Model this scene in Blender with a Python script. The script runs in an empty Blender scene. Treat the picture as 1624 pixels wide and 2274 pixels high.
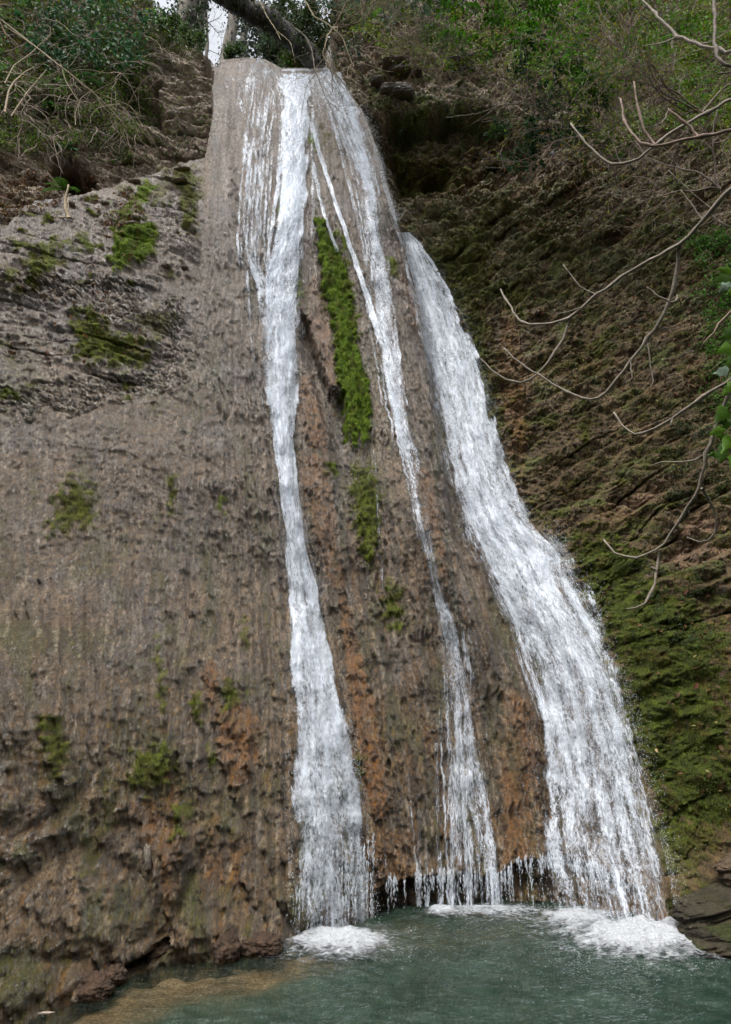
import bpy, math, random
import numpy as np
from mathutils import Vector

# ------------------------------------------------------------------ camera, sky, sun, exposure
S = bpy.context.scene
CW, CH = 1624.0, 2274.0            # working picture frame used to lay things out
PITCH = math.radians(18.0)
CAMZ = 1.8
FPX = 24.0 / 36.0 * CH
cam_d = bpy.data.cameras.new("camera"); cam = bpy.data.objects.new("camera", cam_d)
S.collection.objects.link(cam); S.camera = cam
cam.location = (0, 0, CAMZ); cam.rotation_euler = (math.radians(90) + PITCH, 0, 0)
cam_d.sensor_fit = 'VERTICAL'; cam_d.sensor_height = 36.0; cam_d.lens = 24.0
cam_d.clip_start = 0.05; cam_d.clip_end = 400

SUN_EL, SUN_AZ = math.radians(66), math.radians(205)     # azimuth clockwise from +Y
w = bpy.data.worlds.new("World"); S.world = w; w.use_nodes = True
nt = w.node_tree; bg = nt.nodes['Background']
sky = nt.nodes.new('ShaderNodeTexSky'); sky.sky_type = 'NISHITA'; sky.sun_disc = False
sky.sun_elevation = SUN_EL; sky.sun_rotation = SUN_AZ; sky.air_density = 1.0; sky.dust_density = 4.0
hs = nt.nodes.new('ShaderNodeHueSaturation'); hs.inputs['Saturation'].default_value = 0.22; hs.inputs['Value'].default_value = 1.7
nt.links.new(sky.outputs[0], hs.inputs['Color']); nt.links.new(hs.outputs[0], bg.inputs[0])
bg.inputs[1].default_value = 0.15
sd = bpy.data.lights.new("sun", 'SUN'); sd.energy = 1.5; sd.angle = math.radians(14); sd.color = (1.0, 0.96, 0.9)
so = bpy.data.objects.new("sun", sd); S.collection.objects.link(so)
dv = Vector((math.sin(SUN_AZ) * math.cos(SUN_EL), math.cos(SUN_AZ) * math.cos(SUN_EL), math.sin(SUN_EL)))
so.rotation_euler = dv.to_track_quat('Z', 'Y').to_euler(); so.location = (0, -5, 30)
S.view_settings.view_transform = 'Standard'; S.view_settings.look = 'None'
S.view_settings.exposure = 0.34; S.view_settings.gamma = 1.0
S.render.engine = 'CYCLES'
S.cycles.max_bounces = 7; S.cycles.transparent_max_bounces = 16
S.cycles.caustics_reflective = False; S.cycles.caustics_refractive = False

rng = np.random.default_rng(7)
random.seed(5)

# ------------------------------------------------------------------ noise
_perm = {}
def _tab(seed):
    if seed not in _perm:
        r = np.random.default_rng(1000 + seed)
        p = r.permutation(256).astype(np.int32); a = r.random(256) * 2 * np.pi
        _perm[seed] = (np.concatenate([p, p]), np.cos(a).astype(np.float32), np.sin(a).astype(np.float32))
    return _perm[seed]
def noise(x, y, seed=0):
    p, gx, gy = _tab(seed)
    x = np.asarray(x, np.float32); y = np.asarray(y, np.float32)
    xi = np.floor(x); yi = np.floor(y); fx = x - xi; fy = y - yi
    xi = xi.astype(np.int32) & 255; yi = yi.astype(np.int32) & 255
    u = fx * fx * fx * (fx * (fx * 6 - 15) + 10); v = fy * fy * fy * (fy * (fy * 6 - 15) + 10)
    def g(ix, iy, dx, dy):
        h = p[p[ix & 255] + (iy & 255)]
        return gx[h] * dx + gy[h] * dy
    a = g(xi, yi, fx, fy); b = g(xi + 1, yi, fx - 1, fy); c = g(xi, yi + 1, fx, fy - 1); d = g(xi + 1, yi + 1, fx - 1, fy - 1)
    return ((a + u * (b - a)) + v * ((c + u * (d - c)) - (a + u * (b - a)))) * 1.4
def fbm(x, y, o=4, seed=0, gain=0.5):
    s = 0; a = 1.0; f = 1.0
    for k in range(o):
        s = s + a * noise(x * f + k * 17.3, y * f - k * 9.1, seed + k); a *= gain; f *= 2.03
    return s
def ridge(x, y, o=3, seed=0):
    s = 0; a = 1.0; f = 1.0
    for k in range(o):
        s = s + a * (1 - 2 * np.abs(noise(x * f, y * f, seed + k))); a *= .5; f *= 2.1
    return s
def sst(e0, e1, x):
    t = np.clip((x - e0) / (e1 - e0), 0, 1); return t * t * (3 - 2 * t)

# ------------------------------------------------------------------ picture <-> place
cp, sp_ = math.cos(PITCH), math.sin(PITCH)
def ray(u, v):
    dx = np.asarray(u, float) - CW / 2; dy = np.asarray(v, float) - CH / 2
    return dx / FPX, (cp * FPX + dy * sp_) / FPX, (sp_ * FPX - dy * cp) / FPX      # x, y, z per unit
def at(u, v, Y):
    """world point seen at u,v at forward distance Y"""
    rx, ry, rz = ray(u, v); t = Y / ry
    return np.stack(np.broadcast_arrays(rx * t, Y + 0 * t, CAMZ + rz * t), -1)
def ground(u, v, z=0.0):
    rx, ry, rz = ray(u, v); t = (z - CAMZ) / rz
    return rx * t, ry * t
def proj(x, y, z):
    zz = z - CAMZ
    d = y * cp + zz * sp_
    h = -y * sp_ + zz * cp
    return CW / 2 + FPX * x / d, CH / 2 - FPX * h / d
def curve(pts):
    a = np.array(sorted(pts, key=lambda q: q[0]), float)
    return lambda v: np.interp(v, a[:, 0], a[:, 1])
def sdf(u, v, poly):
    """signed distance, positive inside"""
    P = np.array(poly, float); n = len(P)
    d = np.full(u.shape, 1e9); ins = np.zeros(u.shape, bool)
    for i in range(n):
        ax, ay = P[i]; bx, by = P[(i + 1) % n]
        ex, ey = bx - ax, by - ay; wx = u - ax; wy = v - ay
        t = np.clip((wx * ex + wy * ey) / (ex * ex + ey * ey + 1e-9), 0, 1)
        d = np.minimum(d, (wx - ex * t) ** 2 + (wy - ey * t) ** 2)
        c = ((ay > v) != (by > v)) & (u < (bx - ax) * (v - ay) / ((by - ay) if by != ay else 1e-9) + ax)
        ins ^= c
    d = np.sqrt(d)
    return np.where(ins, d, -d)
def pmask(U, V, poly, soft=8.0, wob=0.0, n=None):
    """soft mask of a polygon; U,V arrays"""
    P = np.array(poly); pad = soft * 3 + wob * 2 + 5
    out = np.zeros(U.shape, np.float32)
    sel = (U > P[:, 0].min() - pad) & (U < P[:, 0].max() + pad) & (V > P[:, 1].min() - pad) & (V < P[:, 1].max() + pad)
    if not sel.any(): return out
    d = sdf(U[sel], V[sel], poly)
    if n is not None: d = d + wob * n[sel]
    out[sel] = sst(-soft, soft, d)
    return out

# ------------------------------------------------------------------ mesh helpers
def set_props(o, label=None, cat=None, group=None, kind=None):
    if label: o['label'] = label
    if cat: o['category'] = cat
    if group: o['group'] = group
    if kind: o['kind'] = kind
    return o
def mesh_obj(name, verts, faces, mats, parent=None, smooth=True, attrs=None, mat_idx=None, uv=None):
    """faces: list of int arrays (n,3) / (n,4)"""
    me = bpy.data.meshes.new(name)
    verts = np.asarray(verts, np.float32)
    if not isinstance(faces, (list, tuple)): faces = [faces]
    faces = [np.asarray(f, np.int32) for f in faces if len(f)]
    loops = np.concatenate([f.ravel() for f in faces])
    tot = np.concatenate([np.full(len(f), f.shape[1], np.int32) for f in faces])
    st = np.concatenate([[0], np.cumsum(tot)[:-1]]).astype(np.int32)
    me.vertices.add(len(verts)); me.vertices.foreach_set('co', verts.ravel())
    me.loops.add(len(loops)); me.loops.foreach_set('vertex_index', loops)
    me.polygons.add(len(tot)); me.polygons.foreach_set('loop_start', st)
    try: me.polygons.foreach_set('loop_total', tot)
    except Exception: pass
    if mat_idx is not None: me.polygons.foreach_set('material_index', np.asarray(mat_idx, np.int32))
    me.update(calc_edges=True)
    if smooth: me.shade_smooth()
    else: me.shade_flat()
    if attrs:
        for k, a in attrs.items():
            a = np.asarray(a, np.float32)
            if a.ndim == 1:
                t = me.attributes.new(k, 'FLOAT', 'POINT'); t.data.foreach_set('value', a)
            else:
                if a.shape[1] == 3: a = np.concatenate([a, np.ones((len(a), 1), np.float32)], 1)
                t = me.attributes.new(k, 'FLOAT_COLOR', 'POINT'); t.data.foreach_set('color', a.ravel())
    if uv is not None:
        l = me.uv_layers.new(name='UVMap'); l.data.foreach_set('uv', np.asarray(uv, np.float32)[loops].ravel())
    for m in (mats if isinstance(mats, (list, tuple)) else [mats]): me.materials.append(m)
    o = bpy.data.objects.new(name, me); S.collection.objects.link(o)
    if parent: o.parent = parent
    return o
def empty(name, loc=(0, 0, 0)):
    o = bpy.data.objects.new(name, None); S.collection.objects.link(o); o.location = tuple(float(c) for c in loc); o.empty_display_size = .1
    return o
def grid_faces(nr, nc):
    i = np.arange(nr - 1)[:, None] * nc + np.arange(nc - 1)[None]
    return np.stack([i, i + 1, i + nc + 1, i + nc], -1).reshape(-1, 4)

class Acc:
    def __init__(s): s.v = []; s.f3 = []; s.f4 = []; s.n = 0; s.c = []
    def add(s, v, f, c=None):
        v = np.asarray(v, float).reshape(-1, 3); f = np.asarray(f)
        (s.f3 if f.shape[1] == 3 else s.f4).append(f + s.n); s.v.append(v); s.n += len(v)
        if c is None: c = (.5, .5, .5)
        c = np.asarray(c, float)
        s.c.append(np.broadcast_to(c, (len(v), 3)) if c.ndim == 1 else c)
    def tube(s, pts, rad, sides=5, c=None, knobs=0.0):
        P = np.asarray(pts, float); n = len(P)
        if np.isscalar(rad): rad = np.full(n, rad)
        rad = np.asarray(rad, float)
        T = np.gradient(P, axis=0); T /= np.linalg.norm(T, axis=1)[:, None] + 1e-9
        ref = np.array([0.13, 0.97, 0.2]) if abs(T[:, 1]).mean() < .8 else np.array([1., 0.1, 0.2])
        A = np.cross(T, ref); A /= np.linalg.norm(A, axis=1)[:, None] + 1e-9; B = np.cross(T, A)
        th = np.arange(sides) * 2 * np.pi / sides
        r = rad[:, None]
        if knobs: r = r * (1 + knobs * (np.random.default_rng(int(abs(P[0, 0]) * 977)).random((n, sides)) - .5))
        V = P[:, None, :] + (np.cos(th) * r)[..., None] * A[:, None] + (np.sin(th) * r)[..., None] * B[:, None]
        V = V.reshape(-1, 3)
        i = np.arange(n - 1)[:, None] * sides; j = np.arange(sides)[None]; k = (j + 1) % sides
        F = np.stack([i + j, i + k, i + sides + k, i + sides + j], -1).reshape(-1, 4)
        s.add(V, F, c)
        # caps
        base = s.n - len(V)
        for e in (0, n - 1):
            ci = e * sides
            s.f3.append(np.array([[ci, ci + a, ci + a + 1] for a in range(1, sides - 1)]) + base)
    def leaves(s, P, D, N, L, W, col, fold=0.25, shape=0):
        """P base points (n,3), D direction, N normal, L length, W width; each a six-vertex folded blade"""
        n = len(P)
        D = D / (np.linalg.norm(D, axis=1)[:, None] + 1e-9)
        Sd = np.cross(D, N); Sd /= np.linalg.norm(Sd, axis=1)[:, None] + 1e-9
        Nn = np.cross(Sd, D)
        L = np.broadcast_to(L, (n,))[:, None]; W = np.broadcast_to(W, (n,))[:, None]
        a = P; b = P + D * L * .38 + Sd * W * .5 + Nn * W * fold; c = P + D * L * .72 + Sd * W * .36 + Nn * W * fold * .6 - Nn * L * .04
        t = P + D * L - Nn * L * .14
        c2 = P + D * L * .72 - Sd * W * .36 + Nn * W * fold * .6 - Nn * L * .04; b2 = P + D * L * .38 - Sd * W * .5 + Nn * W * fold
        m = P + D * L * .55
        V = np.stack([a, b, c, t, c2, b2, m], 1).reshape(-1, 3)
        o = np.arange(n)[:, None] * 7
        F = np.concatenate([o + np.array([[0, 1, 6]]), o + np.array([[1, 2, 6]]), o + np.array([[2, 3, 6]]), o + np.array([[3, 4, 6]]), o + np.array([[4, 5, 6]]), o + np.array([[5, 0, 6]])])
        s.add(V, F, np.repeat(np.broadcast_to(col, (n, 3)), 7, 0))
    def build(s, name, mat, parent=None, smooth=True):
        fs = []
        if s.f3: fs.append(np.concatenate(s.f3))
        if s.f4: fs.append(np.concatenate(s.f4))
        return mesh_obj(name, np.concatenate(s.v), fs, mat, parent, smooth, attrs={'Col': np.concatenate(s.c)})

# ------------------------------------------------------------------ materials
def nmat(name):
    m = bpy.data.materials.new(name); m.use_nodes = True
    t = m.node_tree; t.nodes.clear()
    out = t.nodes.new('ShaderNodeOutputMaterial')
    return m, t, out
def N(t, typ, **kw):
    n = t.nodes.new(typ)
    for k, v in kw.items():
        if k in n.inputs: n.inputs[k].default_value = v
        else: setattr(n, k, v)
    return n
def math_(t, op, a, b=None, clamp=False):
    n = t.nodes.new('ShaderNodeMath'); n.operation = op; n.use_clamp = clamp
    for i, x in enumerate((a, b)):
        if x is None: continue
        if isinstance(x, (int, float)): n.inputs[i].default_value = x
        else: t.links.new(x, n.inputs[i])
    return n.outputs[0]

def rock_material():
    m, t, out = nmat("wet_rock"); L = t.links.new
    co = N(t, 'ShaderNodeTexCoord').outputs['Object']
    col = N(t, 'ShaderNodeAttribute', attribute_name='Col').outputs['Color']
    moss = N(t, 'ShaderNodeAttribute', attribute_name='moss').outputs['Fac']
    wet = N(t, 'ShaderNodeAttribute', attribute_name='wet').outputs['Fac']
    mp0 = N(t, 'ShaderNodeMapping'); mp0.inputs['Scale'].default_value = (1, 1, .6); L(co, mp0.inputs['Vector'])
    n1 = N(t, 'ShaderNodeTexNoise', Scale=20.0, Detail=6.0, Roughness=.75); L(mp0.outputs[0], n1.inputs['Vector'])
    mp = N(t, 'ShaderNodeMapping'); mp.inputs['Scale'].default_value = (1, 1, .28); L(co, mp.inputs['Vector'])
    n2 = N(t, 'ShaderNodeTexNoise', Scale=38.0, Detail=5.0, Roughness=.7); L(mp.outputs[0], n2.inputs['Vector'])
    n3 = N(t, 'ShaderNodeTexNoise', Scale=150.0, Detail=2.0, Roughness=.6); L(co, n3.inputs['Vector'])
    h = math_(t, 'ADD', math_(t, 'MULTIPLY', n1.outputs[0], .5), math_(t, 'ADD', math_(t, 'MULTIPLY', n2.outputs[0], .35), math_(t, 'MULTIPLY', n3.outputs[0], .22)))
    n4 = N(t, 'ShaderNodeTexNoise', Scale=45.0, Detail=4.0, Roughness=.75); L(mp.outputs[0], n4.inputs['Vector'])
    cr = N(t, 'ShaderNodeMapRange'); L(math_(t, 'ADD', math_(t, 'MULTIPLY', n4.outputs[0], .6), math_(t, 'MULTIPLY', n1.outputs[0], .4)), cr.inputs[0]); cr.inputs[1].default_value = .38; cr.inputs[2].default_value = .62; cr.inputs[3].default_value = .3; cr.inputs[4].default_value = 1.7
    mul = N(t, 'ShaderNodeMix', data_type='RGBA', blend_type='MULTIPLY'); mul.inputs[0].default_value = 1.0
    L(col, mul.inputs[6]); L(cr.outputs[0], mul.inputs[7])
    b = N(t, 'ShaderNodeBump', Strength=1.0, Distance=.06); L(h, b.inputs['Height'])
    b2 = N(t, 'ShaderNodeBump', Strength=1.0, Distance=.05); L(math_(t, 'ADD', n2.outputs[0], n1.outputs[0]), b2.inputs['Height'])
    p = N(t, 'ShaderNodeBsdfPrincipled'); L(mul.outputs[2], p.inputs['Base Color']); L(b.outputs[0], p.inputs['Normal']); L(b2.outputs[0], p.inputs['Coat Normal'])
    # a wet film on the rock gives sky glints; moss is matt
    p.inputs['Roughness'].default_value = .75; p.inputs['Specular IOR Level'].default_value = .3
    gm = N(t, 'ShaderNodeMapRange', interpolation_type='SMOOTHSTEP'); L(math_(t, 'ADD', math_(t, 'MULTIPLY', n2.outputs[0], .5), math_(t, 'MULTIPLY', n3.outputs[0], .5)), gm.inputs[0]); gm.inputs[1].default_value = .37; gm.inputs[2].default_value = .55
    L(math_(t, 'MULTIPLY', math_(t, 'MULTIPLY', math_(t, 'SUBTRACT', wet, moss, True), 1.0), gm.outputs[0]), p.inputs['Coat Weight']); p.inputs['Coat Roughness'].default_value = .09; p.inputs['Coat IOR'].default_value = 1.95
    L(p.outputs[0], out.inputs[0]); return m
def leaf_material(name='leaf', rough=.45, trans=.35):
    m, t, out = nmat(name); L = t.links.new
    col = N(t, 'ShaderNodeAttribute', attribute_name='Col').outputs['Color']
    co = N(t, 'ShaderNodeTexCoord').outputs['Object']
    n1 = N(t, 'ShaderNodeTexNoise', Scale=9.0, Detail=3.0); L(co, n1.inputs['Vector'])
    cr = N(t, 'ShaderNodeMapRange'); L(n1.outputs[0], cr.inputs[0]); cr.inputs[1].default_value = .3; cr.inputs[2].default_value = .7; cr.inputs[3].default_value = .7; cr.inputs[4].default_value = 1.3
    mul = N(t, 'ShaderNodeMix', data_type='RGBA', blend_type='MULTIPLY'); mul.inputs[0].default_value = 1.0
    L(col, mul.inputs[6]); L(cr.outputs[0], mul.inputs[7])
    p = N(t, 'ShaderNodeBsdfPrincipled', Roughness=rough); p.inputs['Specular IOR Level'].default_value = .14; L(mul.outputs[2], p.inputs['Base Color'])
    tr = N(t, 'ShaderNodeBsdfTranslucent'); L(mul.outputs[2], tr.inputs[0])
    mx = N(t, 'ShaderNodeMixShader'); mx.inputs[0].default_value = trans; L(p.outputs[0], mx.inputs[1]); L(tr.outputs[0], mx.inputs[2])
    L(mx.outputs[0], out.inputs[0]); return m
def bark_material(name='bark', sc=40.0):
    m, t, out = nmat(name); L = t.links.new
    col = N(t, 'ShaderNodeAttribute', attribute_name='Col').outputs['Color']
    co = N(t, 'ShaderNodeTexCoord').outputs['Object']
    n1 = N(t, 'ShaderNodeTexNoise', Scale=sc, Detail=5.0, Roughness=.7); L(co, n1.inputs['Vector'])
    cr = N(t, 'ShaderNodeMapRange'); L(n1.outputs[0], cr.inputs[0]); cr.inputs[1].default_value = .3; cr.inputs[2].default_value = .7; cr.inputs[3].default_value = .55; cr.inputs[4].default_value = 1.4
    mul = N(t, 'ShaderNodeMix', data_type='RGBA', blend_type='MULTIPLY'); mul.inputs[0].default_value = 1.0
    L(col, mul.inputs[6]); L(cr.outputs[0], mul.inputs[7])
    b = N(t, 'ShaderNodeBump', Strength=.5, Distance=.01); L(n1.outputs[0], b.inputs['Height'])
    p = N(t, 'ShaderNodeBsdfPrincipled', Roughness=.75); L(mul.outputs[2], p.inputs['Base Color']); L(b.outputs[0], p.inputs['Normal'])
    L(p.outputs[0], out.inputs[0]); return m
def fall_material(name, seed=0.0, k1=.75, k2=1.0, su=10.0, sv=2.0, lo=.02, hi=1.25, k3=1.1):
    m, t, out = nmat(name); L = t.links.new
    uv = N(t, 'ShaderNodeUVMap').outputs[0]
    den = N(t, 'ShaderNodeAttribute', attribute_name='dens').outputs['Fac']
    def nz(a, b, d, r, off, dist=0.0):
        mp = N(t, 'ShaderNodeMapping'); mp.inputs['Scale'].default_value = (a, b, 1); mp.inputs['Location'].default_value = (off, off * 1.7, seed); L(uv, mp.inputs[0])
        n = N(t, 'ShaderNodeTexNoise', Scale=1.0, Detail=d, Roughness=r, Distortion=dist); L(mp.outputs[0], n.inputs['Vector']); return n.outputs[0]
    a = nz(su, sv, 5, .6, 3.1, .3); b = nz(su * 2.8, sv * 4.2, 4, .65, 8.7, 1.6); c = nz(su * 6, sv * 13, 2, .6, 1.3, 1.2)
    x = math_(t, 'ADD', den, math_(t, 'MULTIPLY', math_(t, 'SUBTRACT', a, .5), k1 * 2.2))
    x = math_(t, 'ADD', x, math_(t, 'MULTIPLY', math_(t, 'SUBTRACT', b, .5), k2 * 2.2))
    x = math_(t, 'ADD', x, math_(t, 'MULTIPLY', math_(t, 'SUBTRACT', c, .5), k3))
    mr = N(t, 'ShaderNodeMapRange', interpolation_type='SMOOTHSTEP'); L(x, mr.inputs[0]); mr.inputs[1].default_value = lo; mr.inputs[2].default_value = hi
    h = math_(t, 'ADD', math_(t, 'MULTIPLY', a, .5), math_(t, 'ADD', math_(t, 'MULTIPLY', b, .6), math_(t, 'MULTIPLY', c, .25)))
    bp = N(t, 'ShaderNodeBump', Strength=.45, Distance=.03); L(h, bp.inputs['Height'])
    p = N(t, 'ShaderNodeBsdfPrincipled', Roughness=.3); p.inputs['Base Color'].default_value = (.80, .86, .95, 1)
    L(bp.outputs[0], p.inputs['Normal'])
    tl = N(t, 'ShaderNodeBsdfTranslucent'); tl.inputs[0].default_value = (.85, .9, .95, 1); L(bp.outputs[0], tl.inputs['Normal'])
    m1 = N(t, 'ShaderNodeMixShader'); m1.inputs[0].default_value = .32; L(p.outputs[0], m1.inputs[1]); L(tl.outputs[0], m1.inputs[2])
    tp = N(t, 'ShaderNodeBsdfTransparent')
    mx = N(t, 'ShaderNodeMixShader'); L(mr.outputs[0], mx.inputs[0]); L(tp.outputs[0], mx.inputs[1]); L(m1.outputs[0], mx.inputs[2])
    L(mx.outputs[0], out.inputs[0]); return m
def drop_material():
    m, t, out = nmat("water_drops"); L = t.links.new
    co = N(t, 'ShaderNodeTexCoord').outputs['Object']
    n1 = N(t, 'ShaderNodeTexNoise', Scale=30.0, Detail=3.0); L(co, n1.inputs['Vector'])
    b = N(t, 'ShaderNodeBump', Strength=.4, Distance=.01); L(n1.outputs[0], b.inputs['Height'])
    p = N(t, 'ShaderNodeBsdfPrincipled', Roughness=.15); p.inputs['Base Color'].default_value = (.8, .85, .9, 1); L(b.outputs[0], p.inputs['Normal'])
    tp = N(t, 'ShaderNodeBsdfTransparent')
    mx = N(t, 'ShaderNodeMixShader'); mx.inputs[0].default_value = .42; L(tp.outputs[0], mx.inputs[1]); L(p.outputs[0], mx.inputs[2])
    L(mx.outputs[0], out.inputs[0]); return m
M_rock = rock_material(); M_leaf = leaf_material(); M_moss = leaf_material('moss_fibre', .9, .3); M_bark = bark_material()
M_drop = drop_material()

# ------------------------------------------------------------------ the gorge wall as a height field y = H(x, z)
WL = [(-60, 2330), (30, 2271), (100, 2244), (195, 2216), (250, 2181), (320, 2149), (370, 2136), (450, 2131), (530, 2124), (600, 2111), (660, 2085), (760, 2060), (812, 2036), (877, 2026), (987, 2016),
      (1112, 2016), (1237, 2018), (1337, 2046), (1420, 2056), (1502, 2061), (1562, 2076), (1624, 2101), (1700, 2130)]
CPTS = [(640, 150, 11.5), (640, 650, 10.1), (650, 1300, 8.9), (480, 150, 11.3), (550, 150, 11.4), (600, 400, 10.6),
        (0, 1900, 5.5), (200, 1900, 6.1), (400, 1900, 6.7), (600, 1900, 7.25), (0, 1400, 6.2), (300, 1400, 7.0), (600, 1500, 8.0), (0, 1000, 6.9), (300, 1000, 7.6),
        (560, 1000, 8.9), (800, 1000, 9.7), (0, 700, 7.5), (250, 650, 8.2), (420, 500, 9.3), (420, 700, 8.8), (600, 500, 10.1), (0, 400, 8.6), (0, 50, 9.6),
        (250, 330, 9.6), (250, 50, 10.5), (430, 250, 10.5), (780, 250, 11.8), (850, 500, 11.1), (900, 900, 10.3), (950, 1300, 9.5), (1000, 1700, 9.0), (900, 1700, 8.6), (780, 1700, 8.2), (750, 1200, 9.1),
        (900, 560, 11.3), (1050, 900, 10.6), (1150, 1200, 9.9), (1250, 1500, 9.3), (1330, 1900, 8.5), (850, 250, 12.6), (1000, 200, 12.7), (1000, 420, 12.2), (1200, 250, 12.3), (1400, 300, 11.5), (1600, 200, 10.9),
        (1100, 650, 11.2), (1300, 600, 10.8), (1600, 600, 9.5), (1280, 1000, 9.9), (1600, 1000, 8.5), (1400, 1300, 9.0), (1600, 1400, 7.8), (1480, 1700, 8.2), (1600, 1800, 7.6),
        (1200, 0, 13.4), (800, 0, 13.0), (1600, 0, 11.8), (-200, 1500, 5.0), (-200, 600, 7.0), (-200, 0, 8.8), (1850, 600, 8.4), (1850, 1500, 6.8), (1850, 0, 10.8), (640, 0, 12.5), (1200, -200, 14.5), (500, -200, 13.0)]
cx, cz, cy = [], [], []
for u, v, Y in CPTS:
    p = at(u, v, Y); cx.append(p[0]); cz.append(p[2]); cy.append(Y)
for u, v in WL:
    x, y = ground(u, v); cx.append(x); cz.append(0.0); cy.append(y)
    cx.append(x); cz.append(-1.5); cy.append(y - .35)
cx, cz, cy = map(np.array, (cx, cz, cy))
def tpsk(dx, dz):
    r2 = dx * dx + dz * dz + 1e-9
    return .5 * r2 * np.log(r2)
n = len(cx); A = np.zeros((n + 3, n + 3)); A[:n, :n] = tpsk(cx[:, None] - cx, cz[:, None] - cz) + np.eye(n) * .25
A[:n, n] = 1; A[:n, n + 1] = cx; A[:n, n + 2] = cz; A[n:, :n] = A[:n, n:].T
WT = np.linalg.solve(A, np.concatenate([cy, [0, 0, 0]]))
def macro(x, z):
    s = WT[n] + WT[n + 1] * x + WT[n + 2] * z
    for i in range(n): s = s + WT[i] * tpsk(x - cx[i], z - cz[i])
    return s

ZMIN, ZMAX = -1.2, 26.0
NR, NC = 1760, 1140
def zof(b): return ZMIN + (ZMAX - ZMIN) * (.62 * b + .38 * b * b)
def bof(z):
    q = (z - ZMIN) / (ZMAX - ZMIN); return (-.62 + np.sqrt(.62 ** 2 + 4 * .38 * np.clip(q, 0, 1.2))) / .76
def wof(z): return 5.4 + .30 * np.maximum(z, 0)
Bz = zof(np.linspace(0, 1, NR)); Z = np.repeat(Bz[:, None], NC, 1)
X = np.linspace(-1, 1, NC)[None] * wof(Bz)[:, None]
# macro on a coarse grid, then interpolated
cr_, cc_ = 160, 120
zb = zof(np.linspace(0, 1, cr_)); Zc = np.repeat(zb[:, None], cc_, 1); Xc = np.linspace(-1, 1, cc_)[None] * wof(zb)[:, None]
Mc = macro(Xc, Zc)
def bil(G, r, c):
    R, C = G.shape; r = np.clip(r, 0, R - 1.001); c = np.clip(c, 0, C - 1.001)
    i = r.astype(int); j = c.astype(int); a = r - i; b = c - j
    return G[i, j] * (1 - a) * (1 - b) + G[i + 1, j] * a * (1 - b) + G[i, j + 1] * (1 - a) * b + G[i + 1, j + 1] * a * b
rr = np.linspace(0, cr_ - 1, NR)[:, None] + 0 * X; cc2 = np.linspace(0, cc_ - 1, NC)[None] + 0 * X
Y0 = bil(Mc, rr, cc2)
U, V = proj(X, Y0, Z)
nz1 = fbm(U / 55, V / 55, 4, 3); nz2 = fbm(U / 18, V / 18, 3, 40)

E1 = curve([(120, 715), (170, 750), (240, 800), (320, 832), (430, 862), (520, 882), (620, 906), (720, 930), (850, 945), (950, 960), (1050, 975), (1200, 995), (1330, 1055), (1450, 1120), (1600, 1180), (1800, 1195), (2000, 1200)])
E2 = curve([(0, 700), (150, 775), (250, 830), (400, 868), (500, 890), (550, 950), (600, 985), (700, 1032), (800, 1070), (900, 1096), (1000, 1122), (1100, 1156), (1190, 1240), (1300, 1282), (1400, 1335), (1500, 1375), (1600, 1405),
            (1700, 1425), (1800, 1445), (1900, 1472), (2000, 1490), (2100, 1505)])
LEDGE = curve([(-300, 620), (0, 500), (80, 440), (200, 425), (330, 385), (400, 360), (455, 345), (470, 330)][::-1])  # u -> v
# flow coordinate: strands fan out from the lip
FL = [curve([(0, -200), (3000, -200)]), curve([(0, 230), (2300, 215)]), curve([(130, 470), (350, 455), (700, 440), (1200, 430), (2100, 400)]),
      curve([(150, 640), (300, 655), (800, 630), (1100, 645), (1500, 690), (2050, 740)]), curve([(150, 730), (250, 780), (600, 850), (1000, 920), (1400, 985), (2000, 1110)]),
      curve([(150, 790), (500, 880), (800, 1010), (1200, 1150), (1500, 1270), (2000, 1360)]), curve([(0, 1900), (2300, 1950)])]
FQ = [0, 2.6, 4.4, 6.4, 8.6, 10.6, 14.0]
def flowq(U, V):
    q = np.zeros(U.shape); prev = FL[0](V)
    for i in range(1, len(FL)):
        cur = FL[i](V); t = np.clip((U - prev) / (cur - prev), 0, 1)
        q = q + t * (FQ[i] - FQ[i - 1]); prev = cur
    return q
Q = flowq(U, V)

D = np.zeros(X.shape)      # displacement away from the camera (+) on top of macro
e1 = E1(V); e2 = E2(V)
# region masks
hill = sst(-6, 10, U - e2 + 6 * nz1)
upl = sst(-8, 8, (np.interp(U, [-300, 0, 80, 200, 330, 400, 455, 475, 520], [620, 500, 440, 425, 385, 360, 345, 240, 60]) - V) + 5 * nz1) * (1 - hill)
upl *= 1 - sst(462, 478, U + 5 * nz1 - np.clip(V - 150, -60, 0) * .4)
tufa = np.clip(1 - hill - upl, 0, 1)
# shoulder of the cone, valley behind it
A1 = np.interp(V, [150, 400, 900, 1300, 2000], [1.0, 1.0, .55, .3, .15])
D += A1 * sst(0, 34, U - e1 + 3 * nz1)
D -= .35 * np.exp(-((U - e1 + 45) / 50.) ** 2) * sst(300, 600, V) * sst(2000, 1500, V)
# lip rounding
lipv = np.interp(U, [470, 500, 550, 590, 625, 700, 722], [145, 131, 127, 132, 150, 150, 143]) - 36
D += .6 * np.exp(-np.clip(V - lipv, 0, 999) / 26.) * sst(455, 480, U) * sst(745, 715, U)
# step back above the shelf
D += .55 * upl
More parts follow.
